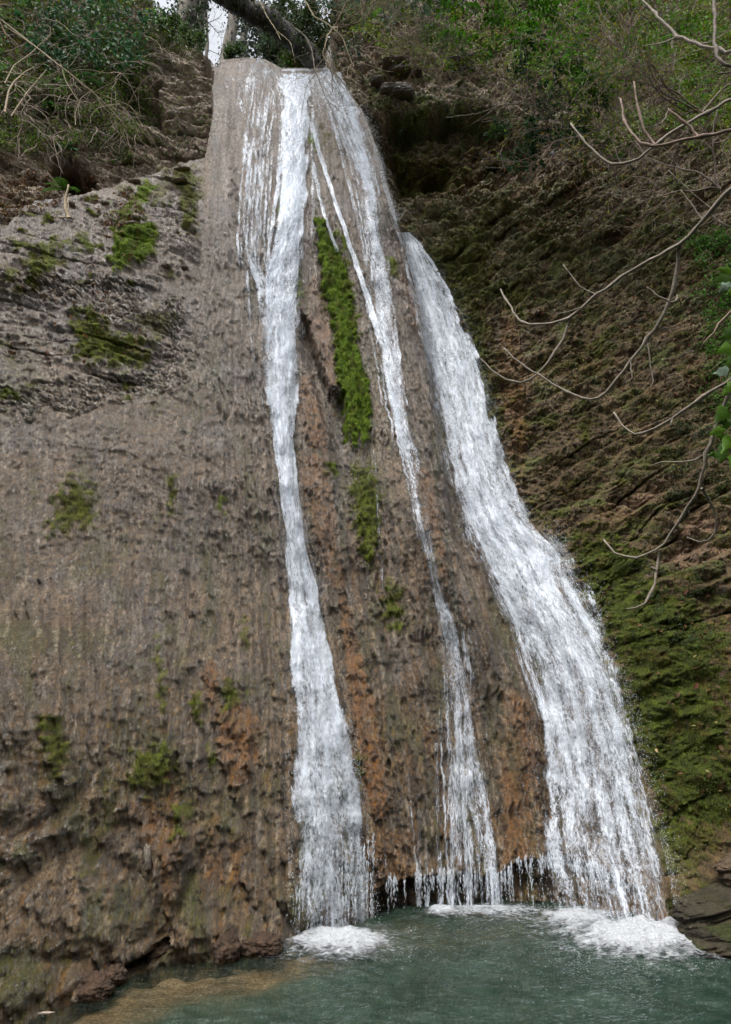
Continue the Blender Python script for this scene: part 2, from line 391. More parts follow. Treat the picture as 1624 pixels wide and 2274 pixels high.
# strata
def strata(freq, tilt, amp, seed, wx=.35):
    c = Z + tilt * X + .10 * fbm(X * .8, Z * .8, 3, seed) + .02 * fbm(X * 5, Z * 5, 2, seed + 3)
    ph = c * freq + .6 * fbm(X * wx, Z * 1.5, 2, seed + 5); f = ph - np.floor(ph)
    lay = noise(np.floor(ph) * 7.13, X * .9 + np.floor(ph) * 3.1, seed + 7)
    prof = np.where(f < .82, -f * .6, -.5 + (f - .82) * 3.2)      # each bed sticks out towards its top
    return amp * (prof + .9 * lay)
st_left = strata(4.2, .03, .13, 11)
st_up = strata(4.0, -.16, .24, 21)
st_hill = strata(3.2, -.55, .30, 31)
m_brick = pmask(U, V, [(-100, 640), (120, 640), (330, 690), (400, 680), (420, 800), (330, 850), (180, 890), (-100, 900)], 40, 30, nz1)
m_shelf = pmask(U, V, [(-200, 470), (120, 455), (330, 385), (450, 365), (450, 600), (330, 640), (60, 650), (-200, 660)], 30, 20, nz1)
m_steps = pmask(U, V, [(365, 370), (450, 370), (450, 600), (370, 600)], 14, 8, nz1)
m_low = sst(1560, 1950, V + 120 * nz1 - .15 * U) * tufa * sst(900, 600, U)
m_vert = tufa * np.clip(sst(360, 520, U + 40 * nz1) + sst(1150, 1400, V + 60 * nz1) * .8, 0, 1)
wq = .35 * fbm(X * 1.7, Z * 1.7, 3, 48)
flut = ridge(Q * 5.2 + wq * 1.5, V / 230. + wq * .5, 3, 51) * (.6 + .9 * sst(-.3, .6, nz1))
flut2 = fbm(Q * 11 + wq * 1.5, V / 150., 4, 61, .62)
pits = fbm(Q * 24 + wq * 2, Z * 9, 3, 63, .65); crk = np.abs(noise(X * 4.5 + wq, Z * 5.5, 64)) * (noise(X * 1.3, Z * 1.3, 65) > -.1)
D -= tufa * (.012 + .040 * m_vert) * flut * (1 - .85 * m_shelf) * (1 - .7 * sst(500, 250, V))
D -= tufa * .021 * flut2 * (.3 + .7 * m_vert) * (1 - .7 * sst(600, 300, V))
D += tufa * .0060 * pits * (1 - .55 * sst(500, 250, V))
D += tufa * .010 * sst(.06, 0, crk) * sst(600, 700, V) * sst(1500, 1200, V) * sst(560, 420, U)
D += tufa * st_left * (m_brick * .8 + m_shelf * .7 + m_steps * .6 ) * sst(470, 420, U)
D += tufa * .030 * fbm(X * 3.4, Z * (2.0 + 2.5 * m_brick), 5, 71, .5) * (1 + 1.6 * m_shelf + .8 * m_brick - .55 * m_vert) * (1 - .6 * sst(500, 250, V))
D += tufa * .013 * fbm(X * .6, Z * 4.2, 4, 78, .6) * sst(560, 380, U) * sst(1650, 1400, V)
D += tufa * .018 * fbm(X * 14, Z * 10, 3, 75, .6) * (1 - .5 * sst(500, 250, V))
# bulbous lower left
wx_ = X + .25 * noise(X * 1.5, Z * 1.5, 86); wz_ = Z + .25 * noise(X * 1.5, Z * 1.5, 87)
lob = .8 * np.abs(noise(wx_ * 2.1, wz_ * 1.5, 81)) ** .8 + .30 * np.abs(noise(wx_ * 4.2, wz_ * 2.6, 82)) + .08 * np.abs(noise(wx_ * 9, wz_ * 5, 83))
D -= m_low * (.30 * (lob - .35) + .03 * ridge(Q * 3.2 + wq * 2, V / 110., 3, 88))
D -= m_low * .012 * fbm(X * 20, Z * 11, 3, 84, .6)
# upper-left bank
D += upl * (st_up * 1.15 + .10 * fbm(X * 2.2, Z * 2.2, 5, 91, .6))
for poly, dep in [([(85, 315), (130, 300), (175, 345), (165, 375), (110, 370)], .7), ([(150, 385), (230, 370), (240, 400), (170, 415)], .5), ([(255, 130), (330, 150), (350, 250), (300, 240), (250, 180)], .6)]:
    D += dep * pmask(U, V, poly, 14, 10, nz1)
# right bank
rough = .13 * fbm(X * 1.8, Z * 1.8, 6, 101, .58) + .05 * ridge(X * 3, Z * 2, 3, 111)
m_st = pmask(U, V, [(930, 360), (1300, 330), (1624, 400), (1624, 560), (1300, 600), (1080, 640), (960, 600)], 60, 40, nz1)
m_blk = pmask(U, V, [(1380, 1050), (1680, 980), (1680, 1330), (1480, 1260)], 50, 40, nz1)
D += hill * (rough * .9 + st_hill * (.35 + .75 * m_st + .6 * m_blk))
wh = fbm(X * 2.5, Z * 2.5, 3, 118)
D += hill * (.035 * fbm(X * 8 + 2.5 * wh, Z * 8 - 2 * wh, 4, 121, .65) + .05 * ridge(X * 2.2 + wh, Z * 3.0 + X * 1.2, 3, 127)) * (1 + .6 * m_blk)
D += upl * .03 * fbm(X * 9, Z * 11, 4, 129, .65)
m_over = pmask(U, V, [(838, 215), (880, 196), (960, 190), (1062, 168), (1110, 190), (1210, 225), (1220, 320), (1100, 335), (1000, 345), (880, 360), (842, 310)], 17, 9, nz1)
D += .62 * (1.0 + .7 * strata(3.0, -.12, .5, 133) + .25 * fbm(X * 2.5, Z * 4, 3, 134)) * m_over * hill
m_ledgetop = pmask(U, V, [(800, 165), (960, 120), (1100, 120), (1110, 170), (1000, 180), (880, 196), (840, 212), (800, 200)], 12, 6, nz1)
D -= .3 * m_ledgetop
D += hill * .6 * pmask(U, V, [(880, 250), (1010, 270), (1000, 320), (890, 330)], 14, 8, nz1)
# mossy hillock folds low on the right
D -= hill * .25 * np.abs(noise(X * .9 + Z * .5, Z * 1.3 - X * .7, 131)) * sst(1100, 1300, V)
# undercut at the foot of the falls, cavity beside the moss strip
m_gap = pmask(U, V, [(835, 1990), (862, 1962), (940, 1950), (1110, 1945), (1150, 1917), (1260, 1907), (1330, 1930), (1440, 1990), (1440, 2100), (835, 2100)], 9, 5, nz2)
D += (.33 + .10 * fbm(X * 4, Z * 5, 3, 135)) * m_gap
m_cav = pmask(U, V, [(668, 700), (685, 720), (705, 800), (730, 860), (766, 880), (770, 980), (745, 1000), (722, 940), (700, 860), (670, 790)], 7, 4, nz2)
D += .30 * m_cav
m_cav2 = pmask(U, V, [(370, 2085), (385, 2100), (320, 2150), (255, 2178), (250, 2160), (310, 2130)], 7, 6, nz2)
D += .35 * m_cav2
# ochre tufa lobes
OCH = [([(664, 720), (680, 640), (712, 600), (735, 700), (752, 860), (740, 900), (712, 800)], .7), ([(662, 860), (690, 820), (726, 930), (722, 1010), (690, 1000), (668, 930)], .75), ([(668, 1010), (715, 1010), (740, 1150), (765, 1300), (730, 1300), (690, 1150)], .55),
       ([(755, 1320), (790, 1420), (835, 1560), (870, 1780), (850, 1830), (810, 1760), (785, 1600)], .8), ([(455, 1480), (480, 1470), (490, 1520), (470, 1570)], .9),
       ([(480, 1570), (540, 1560), (580, 1600), (575, 1700), (520, 1760), (490, 1680)], .85), ([(1110, 1540), (1185, 1560), (1190, 1900), (1120, 1910), (1105, 1700)], .55),
       ([(930, 1050), (965, 1080), (985, 1300), (945, 1300)], .6), ([(872, 530), (895, 540), (930, 660), (945, 800), (920, 760), (885, 640)], .75), ([(700, 210), (735, 250), (760, 330), (730, 320), (705, 260)], .45),
       ([(355, 1700), (390, 1700), (400, 1900), (365, 1930)], .6), ([(300, 1780), (360, 1770), (400, 1960), (380, 2040), (330, 1900)], .45), ([(450, 1800), (490, 1790), (500, 1960), (460, 1950)], .5),
       ([(520, 1850), (545, 1850), (540, 2000), (520, 2000)], .5), ([(1135, 620), (1175, 700), (1190, 900), (1180, 1100), (1150, 1000), (1120, 800)], .8), ([(820, 1850), (920, 1840), (920, 1960), (840, 1990)], .35)]
och = np.zeros(X.shape)
for poly, k in OCH:
    mm = pmask(U, V, poly, 10, 12, nz2); och = np.maximum(och, mm * k)
D -= tufa * och * (.05 + .045 * fbm(Q * 7, V / 75., 4, 141, .6))
# ------------------------------------------------------------------ moss
MOSS = [([(703, 462), (724, 503), (752, 560), (768, 600), (782, 690), (797, 780), (819, 855), (824, 920), (820, 975), (806, 1000), (798, 975), (790, 1010), (778, 972), (768, 985), (760, 900), (748, 820), (740, 740), (722, 680), (712, 600), (703, 520)], 1.0, 1.0, 3, .14),
        ([(752, 500), (770, 540), (780, 620), (800, 740), (790, 740), (765, 640)], .8, .8, 5, .04),
        ([(785, 1030), (832, 1040), (843, 1130), (846, 1200), (830, 1262), (800, 1240), (782, 1120)], .75, .5, 10, .07), ([(850, 1290), (885, 1300), (895, 1400), (870, 1410), (850, 1350)], .7, .5, 10, .04),
        ([(726, 1020), (748, 1030), (745, 1060), (730, 1050)], .8, .8, 5, .04), ([(855, 595), (880, 605), (882, 645), (862, 635)], .8, .6, 6, .04), ([(632, 362), (648, 370), (640, 430), (628, 480), (620, 470)], .9, .8, 5, .05),
        ([(680, 292), (698, 315), (703, 338), (690, 325)], .9, .9, 4, .05), ([(660, 600), (672, 610), (668, 680), (660, 690)], .8, .8, 4, .03), ([(712, 280), (735, 300), (730, 340), (715, 320)], .5, .3, 8, .01),
        ([(258, 545), (280, 500), (322, 488), (348, 500), (345, 575), (305, 580), (262, 608), (240, 585)], 1.0, .95, 7, .12), ([(232, 520), (262, 480), (330, 400), (350, 415), (325, 455), (275, 500)], .9, .85, 8, .06),
        ([(330, 420), (375, 385), (380, 470), (340, 460)], .5, .35, 12, .03), ([(380, 375), (440, 378), (448, 400), (440, 450), (436, 520), (410, 510), (400, 430), (375, 400)], .75, .35, 10, .05),
        ([(60, 560), (130, 545), (145, 600), (60, 620)], .8, .45, 12, .05), ([(85, 540), (200, 530), (210, 560), (90, 560)], .7, .6, 10, .05), ([(165, 700), (210, 690), (260, 745), (330, 760), (340, 800), (290, 830), (230, 815), (175, 800)], .85, .35, 14, .08),
        ([(330, 690), (390, 690), (385, 730), (340, 790), (320, 740)], .5, .3, 14, .04), ([(0, 868), (48, 870), (46, 888), (0, 888)], .8, .55, 5, .04), ([(10, 590), (40, 600), (30, 650), (8, 640)], .7, .4, 8, .04),
        ([(130, 1090), (170, 1060), (212, 1090), (210, 1170), (160, 1180), (110, 1190)], .75, .35, 14, .05), ([(370, 1050), (392, 1060), (392, 1130), (372, 1140)], .7, .35, 8, .02), ([(480, 1110), (500, 1112), (496, 1140), (480, 1135)], .7, .6, 6, .02),
        ([(95, 1590), (140, 1600), (165, 1690), (130, 1720), (95, 1650)], .75, .4, 14, .06), ([(300, 1670), (380, 1650), (400, 1720), (330, 1760), (290, 1740)], .75, .45, 14, .08), ([(350, 1410), (370, 1500), (366, 1600), (350, 1560)], .6, .5, 9, .02),
        ([(425, 1530), (455, 1560), (455, 1610), (430, 1600)], .8, .4, 8, .05), ([(498, 1510), (530, 1520), (540, 1560), (505, 1580)], .75, .4, 10, .04), ([(388, 1790), (420, 1780), (410, 1850), (390, 1860)], .75, .5, 8, .04),
        ([(190, 1880), (230, 1800), (240, 1700), (260, 1800), (200, 1960)], .5, .3, 16, .03), ([(465, 1655), (480, 1660), (478, 1710), (465, 1700)], .7, .7, 6, .02), ([(280, 860), (292, 860), (292, 890), (282, 890)], .8, .5, 5, .03),
        ([(540, 1360), (555, 1380), (550, 1450), (538, 1430)], .6, .4, 8, .02), ([(790, 1660), (806, 1680), (806, 1740), (792, 1720)], .6, .5, 8, .03), ([(835, 300), (850, 330), (840, 350)], .6, .4, 8, .03),
        # right bank
        ([(1285, 1190), (1330, 1170), (1420, 1180), (1500, 1300), (1624, 1380), (1680, 1850), (1490, 1860), (1432, 1650), (1365, 1440), (1300, 1290)], .85, .62, 34, .05),
        ([(960, 500), (1060, 440), (1110, 480), (1080, 560), (1000, 590)], .55, .45, 30, .04), ([(1010, 570), (1080, 620), (1110, 760), (1140, 900), (1110, 960), (1060, 760)], .7, .4, 20, .05),
        ([(870, 225), (960, 235), (1080, 240), (1050, 320), (900, 310)], .5, .55, 22, .04), ([(1130, 590), (1190, 570), (1180, 640), (1140, 640)], .6, .4, 18, .04), ([(1240, 760), (1380, 690), (1390, 740), (1280, 820)], .5, .25, 30, .03),
        ([(1300, 890), (1340, 900), (1330, 960), (1310, 940)], .75, .5, 10, .03), ([(1180, 1080), (1210, 1090), (1290, 1230), (1240, 1180)], .55, .35, 14, .02), ([(1510, 1820), (1624, 1800), (1640, 1900), (1540, 1940)], .5, .35, 20, .03), ([(1500, 1990), (1640, 1960), (1640, 2080), (1540, 2060)], .5, .3, 20, .03)]
moss = np.zeros(X.shape); mbr = np.zeros(X.shape)
for poly, k, br, soft, hgt in MOSS:
    mm = pmask(U, V, poly, soft * 1.3 + 1, soft * 1.1 + 6, nz2)
    tex = sst(-.8, .35, nz2 + (mm - .5) * 2.4) if k < .95 else sst(-1.3, -.4, nz2 + (mm - .5) * 2.4)
    mm2 = mm * tex * k
    D -= mm * hgt * (.5 + .15 * nz2)
    upd = mm2 > moss; mbr = np.where(upd, br, mbr); moss = np.maximum(moss, mm2)
# thin olive films and scattered cushions
film = sst(.05, .75, fbm(Q * 2.2, V / 190., 4, 151) + .35 * fbm(X * 6, Z * 6, 3, 155)) * tufa * sst(560, 640, V) * (.35 + .35 * m_low)
cush = sst(.45, .8, fbm(X * 2.6, Z * 3.2, 4, 161, .6)) * (tufa * (m_shelf * .95 + m_brick * .5) + upl * .8 + hill * .65)
mbr = np.where(cush > moss, .38, mbr); moss = np.maximum(moss, cush)
D -= .03 * cush
Y = Y0 + D
def boxb(G, r):
    for ax in (0, 1):
        P_ = np.pad(G, [(r + 1, r) if a_ == ax else (0, 0) for a_ in (0, 1)], mode='edge').cumsum(axis=ax)
        n__ = G.shape[ax]; G = (np.take(P_, range(2 * r + 1, 2 * r + 1 + n__), ax) - np.take(P_, range(0, n__), ax)) / (2 * r + 1)
    return G
Yn = Y - (.33 + .10 * fbm(X * 4, Z * 5, 3, 135)) * m_gap - .30 * m_cav
Hw = boxb(Yn, 9); Hw = boxb(np.minimum(Yn, Hw), 4)
Hs = Y0 + A1 * sst(0, 34, U - e1 + 3 * nz1) * 1.0 - .35 * np.exp(-((U - e1 + 45) / 50.) ** 2) * sst(300, 600, V) * sst(2000, 1500, V)
Hs += .6 * np.exp(-np.clip(V - lipv, 0, 999) / 26.) * sst(455, 480, U) * sst(745, 715, U)

# ------------------------------------------------------------------ albedo of the rock
def mixc(a, b, t): return a + (np.asarray(b, np.float32) - a) * t[..., None]
C = np.zeros(X.shape + (3,), np.float32)
g1 = fbm(X * 1.1, Z * 1.1, 4, 201); g2 = fbm(Q * 9, V / 120., 4, 211); g3 = fbm(X * 12, Z * 12, 3, 221)
tuf = np.array([.164, .124, .090], np.float32) * (1 + .30 * g1 + .30 * g2 * m_vert + .22 * g3)[..., None]
g4 = fbm(X * .9 + 3, Z * 1.6, 4, 205, .6); g5 = fbm(Q * 7, V / 210., 4, 207, .6)
tuf = mixc(tuf, (.20, .150, .105), .5 * sst(0, .8, g1 + .5 * g2))
tuf = mixc(tuf, (.140, .084, .028), (.30 + .5 * sst(-.4, .6, g2 + g4)) * sst(1200, 1700, V + 120 * g1))
tuf = mixc(tuf, (.185, .17, .16), .5 * sst(.15, .8, -g1 + .6 * g5) * sst(2000, 1500, V))
tuf = mixc(tuf, (.100, .054, .022), sst(.15, .75, g2 + .5 * g4) * (.45 + .45 * m_low) * sst(650, 950, V))
tuf = mixc(tuf, (.066, .060, .018), .8 * sst(.1, .75, g4 + .4 * g5) * sst(950, 1500, V + 150 * g1) * sst(680, 560, U))
tuf = mixc(tuf, (.24, .125, .045), .6 * sst(.35, .8, g5 + .35 * g2) * sst(1300, 1800, V) * sst(640, 600, U))
tuf = mixc(tuf, (.27, .225, .18), .6 * sst(.3, .8, fbm(X * 2.5, Z * 6, 3, 231)) * sst(1500, 1100, V) * sst(600, 450, U))
mbar = sst(.0, .6, fbm(Q * 6, V / 200., 3, 241)) * sst(660, 700, U) * sst(560, 850, V)
tuf = mixc(tuf, (.118, .066, .024), .7 * mbar)
tuf = mixc(tuf, (.05, .055, .018), .7 * sst(.2, .8, fbm(Q * 8, V / 260., 3, 243)) * sst(660, 700, U) * sst(560, 850, V))
tuf = mixc(tuf, (.135, .066, .022), .6 * sst(-.1, .6, fbm(Q * 5 + 3, V / 260., 4, 281, .6)) * sst(660, 720, U) * sst(1050, 1400, V))
tuf = mixc(tuf, (.030, .028, .012), .7 * sst(.0, .6, fbm(Q * 6 + 7, V / 240., 4, 283, .6)) * sst(660, 700, U) * sst(700, 1000, V))
dband = sst(-.2, .5, nz1 + .8) * np.exp(-((U - 452 - .02 * V) / 9.) ** 2) * sst(140, 260, V) * sst(520, 420, V)
tuf = mixc(tuf, (.16, .095, .04), .7 * dband)
g6 = .75 * fbm(Q * 11 + wq * 1.5, V / 150., 4, 61, .62) + .5 * fbm(Q * 15 + wq, V / 90., 3, 261, .65); g7 = fbm(X * 26, Z * 15, 3, 265, .7)
lowk = .35 + .65 * sst(500, 900, V)
tuf = mixc(tuf, (.030, .017, .006), .92 * lowk * sst(-.10, .42, g6 + .35 * g7) * (.55 + .45 * m_vert))  # dark lines on the flute pattern, relief shading put into the colour
tuf = tuf * (1 + lowk * (.45 * g7 + .25 * g6))[..., None]
tuf = mixc(tuf, (.33, .28, .22), .6 * sst(.35, .8, -g6 + .4 * g7) * lowk)
up = np.array([.18, .135, .09], np.float32) * (1 + .35 * g1 + .3 * g3)[..., None]
up = mixc(up, (.34, .26, .19), sst(-.1, .5, st_up * 5 + g3 * .5) * .7)
hl = np.array([.100, .070, .038], np.float32) * (1 + .4 * g1 + .45 * g3)[..., None]  # right bank base made darker, its shade put into the colour
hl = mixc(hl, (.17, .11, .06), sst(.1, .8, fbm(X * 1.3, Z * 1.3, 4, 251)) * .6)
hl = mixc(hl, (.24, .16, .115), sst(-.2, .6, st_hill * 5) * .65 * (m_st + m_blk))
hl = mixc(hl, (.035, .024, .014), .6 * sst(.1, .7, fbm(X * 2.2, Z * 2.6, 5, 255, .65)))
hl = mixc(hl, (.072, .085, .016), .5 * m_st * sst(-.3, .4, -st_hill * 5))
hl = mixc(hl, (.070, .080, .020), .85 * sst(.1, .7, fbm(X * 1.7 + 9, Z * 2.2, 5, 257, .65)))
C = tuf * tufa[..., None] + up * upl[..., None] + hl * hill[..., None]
C = mixc(C, (.185, .084, .028), np.clip(och * (1 + .9 * g3 + .5 * g2), 0, 1) * .72 * (1 - .5 * hill))
C = mixc(C, (.060, .060, .014), np.clip(film * 1.3, 0, .8))
mcol = mixc(np.broadcast_to(np.array([.080, .074, .020], np.float32), C.shape).copy(), (.100, .150, .012), mbr)
mcol = mcol * ((1 + .35 * nz2 + .4 * g3) * (1 - .45 * hill))[..., None]; mcol = mixc(mcol, (.075, .052, .022), .55 * sst(.1, .8, fbm(X * 7, Z * 3.5, 4, 271)))  # moss darkened on the right bank too, as part of its painted shade
C = C + (mcol - C) * np.clip(moss * 1.1, 0, 1)[..., None]
C = C * (1 - .06 * tufa)[..., None]; lum_ = C.mean(-1, keepdims=True); C = lum_ + (C - lum_) * (1.30 - .25 * upl - .40 * tufa * sst(1100, 500, V) * (1 - moss))[..., None]
C = np.clip(C, .006, .8)
wet = np.clip(tufa * (.75 + .3 * g2 + .3 * m_low + .2 * sst(600, 900, V)) + .35 * hill * (1 + g1) + .4 * upl, 0, 1)

# ------------------------------------------------------------------ pieces of the height field
U2, V2 = proj(X, Y, Z)
above = V2 < np.interp(U2, [300, 335, 345, 370, 425, 460, 475, 500, 550, 590, 625, 700, 722, 735, 760], [-999, -60, 40, 88, 105, 122, 143, 131, 127, 131, 150, 150, 140, 60, -999])
above &= (U2 > 300) & (U2 < 760)
idx = np.arange(NR * NC).reshape(NR, NC)
def fm(a): return (a[:-1, :-1] + a[1:, :-1] + a[:-1, 1:] + a[1:, 1:]) / 4
keep = ~(above[:-1, :-1] | above[1:, :-1] | above[:-1, 1:] | above[1:, 1:])
reg = np.where(fm(hill) > .5, 2, np.where(fm(upl) > .5, 1, 0))
MTHING = [(0, 'hanging_moss', 'long bright green moss tongue hanging between the tall fall and the thin middle stream', 'moss'),
          (2, 'hanging_moss', 'darker olive moss streak below the long bright moss tongue', 'moss'),
          (10, 'moss_cushion', 'thick bright green moss cushion on the ledge of the grey wall', 'moss'),
          (35, 'moss_bank', 'broad dark green moss carpet on the bank beside the foot of the wide fall', 'moss')]
for k, (mi, _a, _b, _c) in enumerate(MTHING):
    poly, kk, br, soft, hgt = MOSS[mi]
    reg = np.where((fm(pmask(U, V, poly, soft * 1.3 + 1, soft * 1.1 + 6, nz2)) > .5) & (fm(moss) > .25), 3 + k, reg)
quads = np.stack([idx[:-1, :-1], idx[:-1, 1:], idx[1:, 1:], idx[1:, :-1]], -1)
allv = np.stack([X, Y, Z], -1).reshape(-1, 3)
moss_roots = []
for k, nm in enumerate(['cliff', 'rock_bank', 'hillside'] + [q[1] for q in MTHING]):
    f = quads[keep & (reg == k)]
    used, inv = np.unique(f, return_inverse=True)
    o = mesh_obj(nm, allv[used], inv.reshape(-1, 4), M_rock, attrs={'Col': C.reshape(-1, 3)[used], 'moss': moss.ravel()[used], 'wet': wet.ravel()[used]})
    if k < 3: o['kind'] = 'structure'
    else:
        set_props(o, MTHING[k - 3][2], MTHING[k - 3][3]); moss_roots.append(o)

def H_at(x, z, G=None):
    G = Y if G is None else G
    r = bof(z) * (NR - 1); c = (x / wof(z) + 1) / 2 * (NC - 1)
    return bil(G, r, c)
def hit(u, v, G=None, y0=4.0, y1=15.5, steps=70):
    u = np.asarray(u, float); v = np.asarray(v, float)
    rx, ry, rz = ray(u, v)
    lo = np.full(u.shape, y0); hi = np.full(u.shape, y1); done = np.zeros(u.shape, bool); prev = lo.copy()
    for k in range(1, steps + 1):
        yk = y0 + (y1 - y0) * k / steps; t = yk / ry
        g = yk - H_at(rx * t, CAMZ + rz * t, G)
        new = (g >= 0) & ~done
        lo[new] = yk - (y1 - y0) / steps; hi[new] = yk; done |= new
    for k in range(9):
        mid = (lo + hi) / 2; t = mid / ry; g = mid - H_at(rx * t, CAMZ + rz * t, G)
        hi = np.where(g >= 0, mid, hi); lo = np.where(g >= 0, lo, mid)
    mid = (lo + hi) / 2; t = mid / ry
    return np.stack([rx * t, mid, CAMZ + rz * t], -1), done
def inpoly(poly, nn, r=rng):
    P = np.array(poly, float); lo = P.min(0); hi = P.max(0); us = []; vs = []; tot = 0
    while tot < nn:
        u = lo[0] + r.random(nn * 2) * (hi[0] - lo[0]); v = lo[1] + r.random(nn * 2) * (hi[1] - lo[1])
        k = sdf(u, v, poly) > 0; us.append(u[k]); vs.append(v[k]); tot += k.sum()
    return np.concatenate(us)[:nn], np.concatenate(vs)[:nn]

#SECTION2
# ------------------------------------------------------------------ moss fibres
def vert_normals():
    gx_ = np.gradient(Y, axis=1) / (np.gradient(X, axis=1) + 1e-9); gz_ = np.gradient(Y, axis=0) / (np.gradient(Z, axis=0) + 1e-9)
    n_ = np.stack([gx_, -np.ones_like(gx_), gz_], -1); return n_ / np.linalg.norm(n_, axis=-1, keepdims=True)
NRM = vert_normals()
vis = (U2 > -120) & (U2 < 1750) & (V2 > -80) & (V2 < 2300) & ~above
def fibres(weight, count, lmin, lmax, droop=.35):
    wv = (weight * vis).ravel(); wv = wv / wv.sum()
    ii = rng.choice(len(wv), count, p=wv)
    P = allv[ii] + rng.normal(0, .008, (count, 3)); n_ = NRM.reshape(-1, 3)[ii]
    d = n_ + rng.normal(0, .5, (count, 3)) + np.array([0, 0, -droop]); d /= np.linalg.norm(d, axis=1)[:, None]
    sd_ = np.cross(d, rng.normal(0, 1, (count, 3))); sd_ /= np.linalg.norm(sd_, axis=1)[:, None]
    L = (lmin + (lmax - lmin) * rng.random(count))[:, None]
    V_ = np.stack([P - sd_ * L * .22 - n_ * .004, P + sd_ * L * .22 - n_ * .004, P + d * L], 1).reshape(-1, 3)
    c = mcol.reshape(-1, 3)[ii] * (0.85 + .45 * rng.random((count, 1))) * (1 + .25 * rng.normal(0, 1, (count, 1)) * np.array([[1, .4, 0]]))
    F = np.arange(count * 3).reshape(-1, 3)
    return V_, F, np.repeat(np.clip(c, .004, .5), 3, 0)
regv = np.zeros((NR, NC), int); regv[:-1, :-1] = reg
for k, o in enumerate(moss_roots):
    wgt = (regv == 3 + k) * moss
    v_, f_, c_ = fibres(wgt, [60000, 9000, 14000, 42000][k], .007, .015)
    o2 = mesh_obj('moss_fibres', v_, f_, M_moss, o, smooth=False, attrs={'Col': c_}); o2['kind'] = 'stuff'
v_, f_, c_ = fibres((regv < 3) * np.clip(moss - .15, 0, 1) * (1 + .0 * X), 150000, .006, .014)
o = mesh_obj('moss', v_, f_, M_moss, smooth=False, attrs={'Col': c_}); set_props(o, 'olive and green moss tufts scattered over the wet rock and earth', 'moss', kind='stuff')

# ------------------------------------------------------------------ stream bed above the lip
xs = np.linspace(-7, 4.5, 90); bk = np.linspace(0, 1, 40)
lu = np.linspace(330, 745, 90); lv = np.interp(lu, [300, 330, 345, 370, 425, 465, 500, 550, 590, 625, 700, 722, 735, 760], [60, 60, 60, 90, 107, 122, 137, 132, 138, 153, 153, 143, 100, 100])
lp, _ = hit(lu, lv + 3); 
back = bk[:, None] ** 1.4 * 26
BX = lp[None, :, 0] * (1 + back * .03); BY = lp[None, :, 1] + back + .15; BZ = lp[None, :, 2] - .12 - back * .02 + .15 * noise(BX * 1.2, BY * 1.2, 301) - .25 * np.minimum(back, 1)
col = np.array([.10, .085, .055]) * (1 + .4 * fbm(BX, BY, 3, 302))[..., None]
o = mesh_obj('stream_bed', np.stack([BX, BY, BZ], -1).reshape(-1, 3), grid_faces(40, 90)[:, ::-1], M_rock, attrs={'Col': col.reshape(-1, 3), 'moss': np.full(3600, .3), 'wet': np.full(3600, .5)}); o['kind'] = 'structure'

# ------------------------------------------------------------------ falling water
WHITE_A = fall_material('white_water', 0.0); WHITE_B = fall_material('thin_water', 4.3, 1.0, 1.0, 11.0, 1.3); WHITE_C = fall_material('spray_water', 9.1, .45, .9, 15.0, 7.0, .10, 1.3, 1.6)
DM = None
def sheet(edges, off=.10, bulge=.05, du=1.5, dvv=1.7, seed=0, wob=2.0, edge=.5, dmul=1.0, dadd=0.0, rag=.10, amp=.016):
    E = np.array(edges, float); v = np.arange(E[0, 0], E[-1, 0], dvv)
    uL = np.interp(v, E[:, 0], E[:, 1]); uR = np.interp(v, E[:, 0], E[:, 2]); dn = np.interp(v, E[:, 0], E[:, 3])
    nc = max(5, int((uR - uL).max() / du)); s = np.linspace(0, 1, nc)[None]
    wv = wob * noise(v / 40., v * 0 + seed, 400 + seed % 50) + wob * .5 * noise(v / 13., v * 0 + seed, 402)
    UU = uL[:, None] + (uR - uL)[:, None] * s + wv[:, None] * 1.0; VV = np.repeat(v[:, None], nc, 1)
    P, ok = hit(UU, VV, Hw)
    # smooth the path along the flow, so the water skips the small relief
    y = P[..., 1].copy()
    for _ in range(22): y[1:-1] = (y[:-2] + 2 * y[1:-1] + y[2:]) / 4
    y -= off * .75 + bulge * (1 - (2 * s - 1) ** 2)
    arc = np.cumsum(np.concatenate([[0], np.hypot(np.diff(y[:, nc // 2]), np.diff(P[:, nc // 2, 2]))]))
    p2 = at(UU, VV, y)
    wm = np.abs(p2[:, -1, 0] - p2[:, 0, 0]).mean()
    UVu = (s - .5) * wm + 0 * y; UVv = arc[:, None] + 0 * y
    q = noise(UVu * 7, UVv * 1.6, 410 + seed) + .7 * noise(UVu * 16, UVv * 6, 411 + seed) + .4 * noise(UVu * 35, UVv * 16, 412 + seed)
    y = y - amp * q
    p2 = at(UU, VV, y)
    t = 1 - np.abs(2 * s - 1)
    nn_ = fbm(UVu * 5, UVv * 1.2 + seed, 3, 420 + seed)
    prof = sst(0, edge, t + rag * nn_ * 2 - .04)
    stk = fbm(UVu * 9 + seed, UVv * .30, 3, 430 + seed, .65)
    fr_ = np.linspace(0, 1, len(v))[:, None]
    dens = ((dn - .16 * sst(1750, 2050, v))[:, None] * dmul + dadd) * prof - .45 * (1 - prof) + .12 * nn_ + (.16 + .26 * fr_) * stk
    return p2.reshape(-1, 3), grid_faces(len(v), nc), dens.ravel(), np.stack([UVu, UVv], -1).reshape(-1, 2)
class Sh:
    def __init__(s): s.v = []; s.f = []; s.d = []; s.u = []; s.n = 0
    def add(s, r):
        s.v.append(r[0]); s.f.append(r[1] + s.n); s.d.append(r[2]); s.u.append(r[3] + len(s.v) * 3.7); s.n += len(r[0])
    def build(s, name, mat, parent):
        return mesh_obj(name, np.concatenate(s.v), np.concatenate(s.f), mat, parent, attrs={'dens': np.concatenate(s.d)}, uv=np.concatenate(s.u))
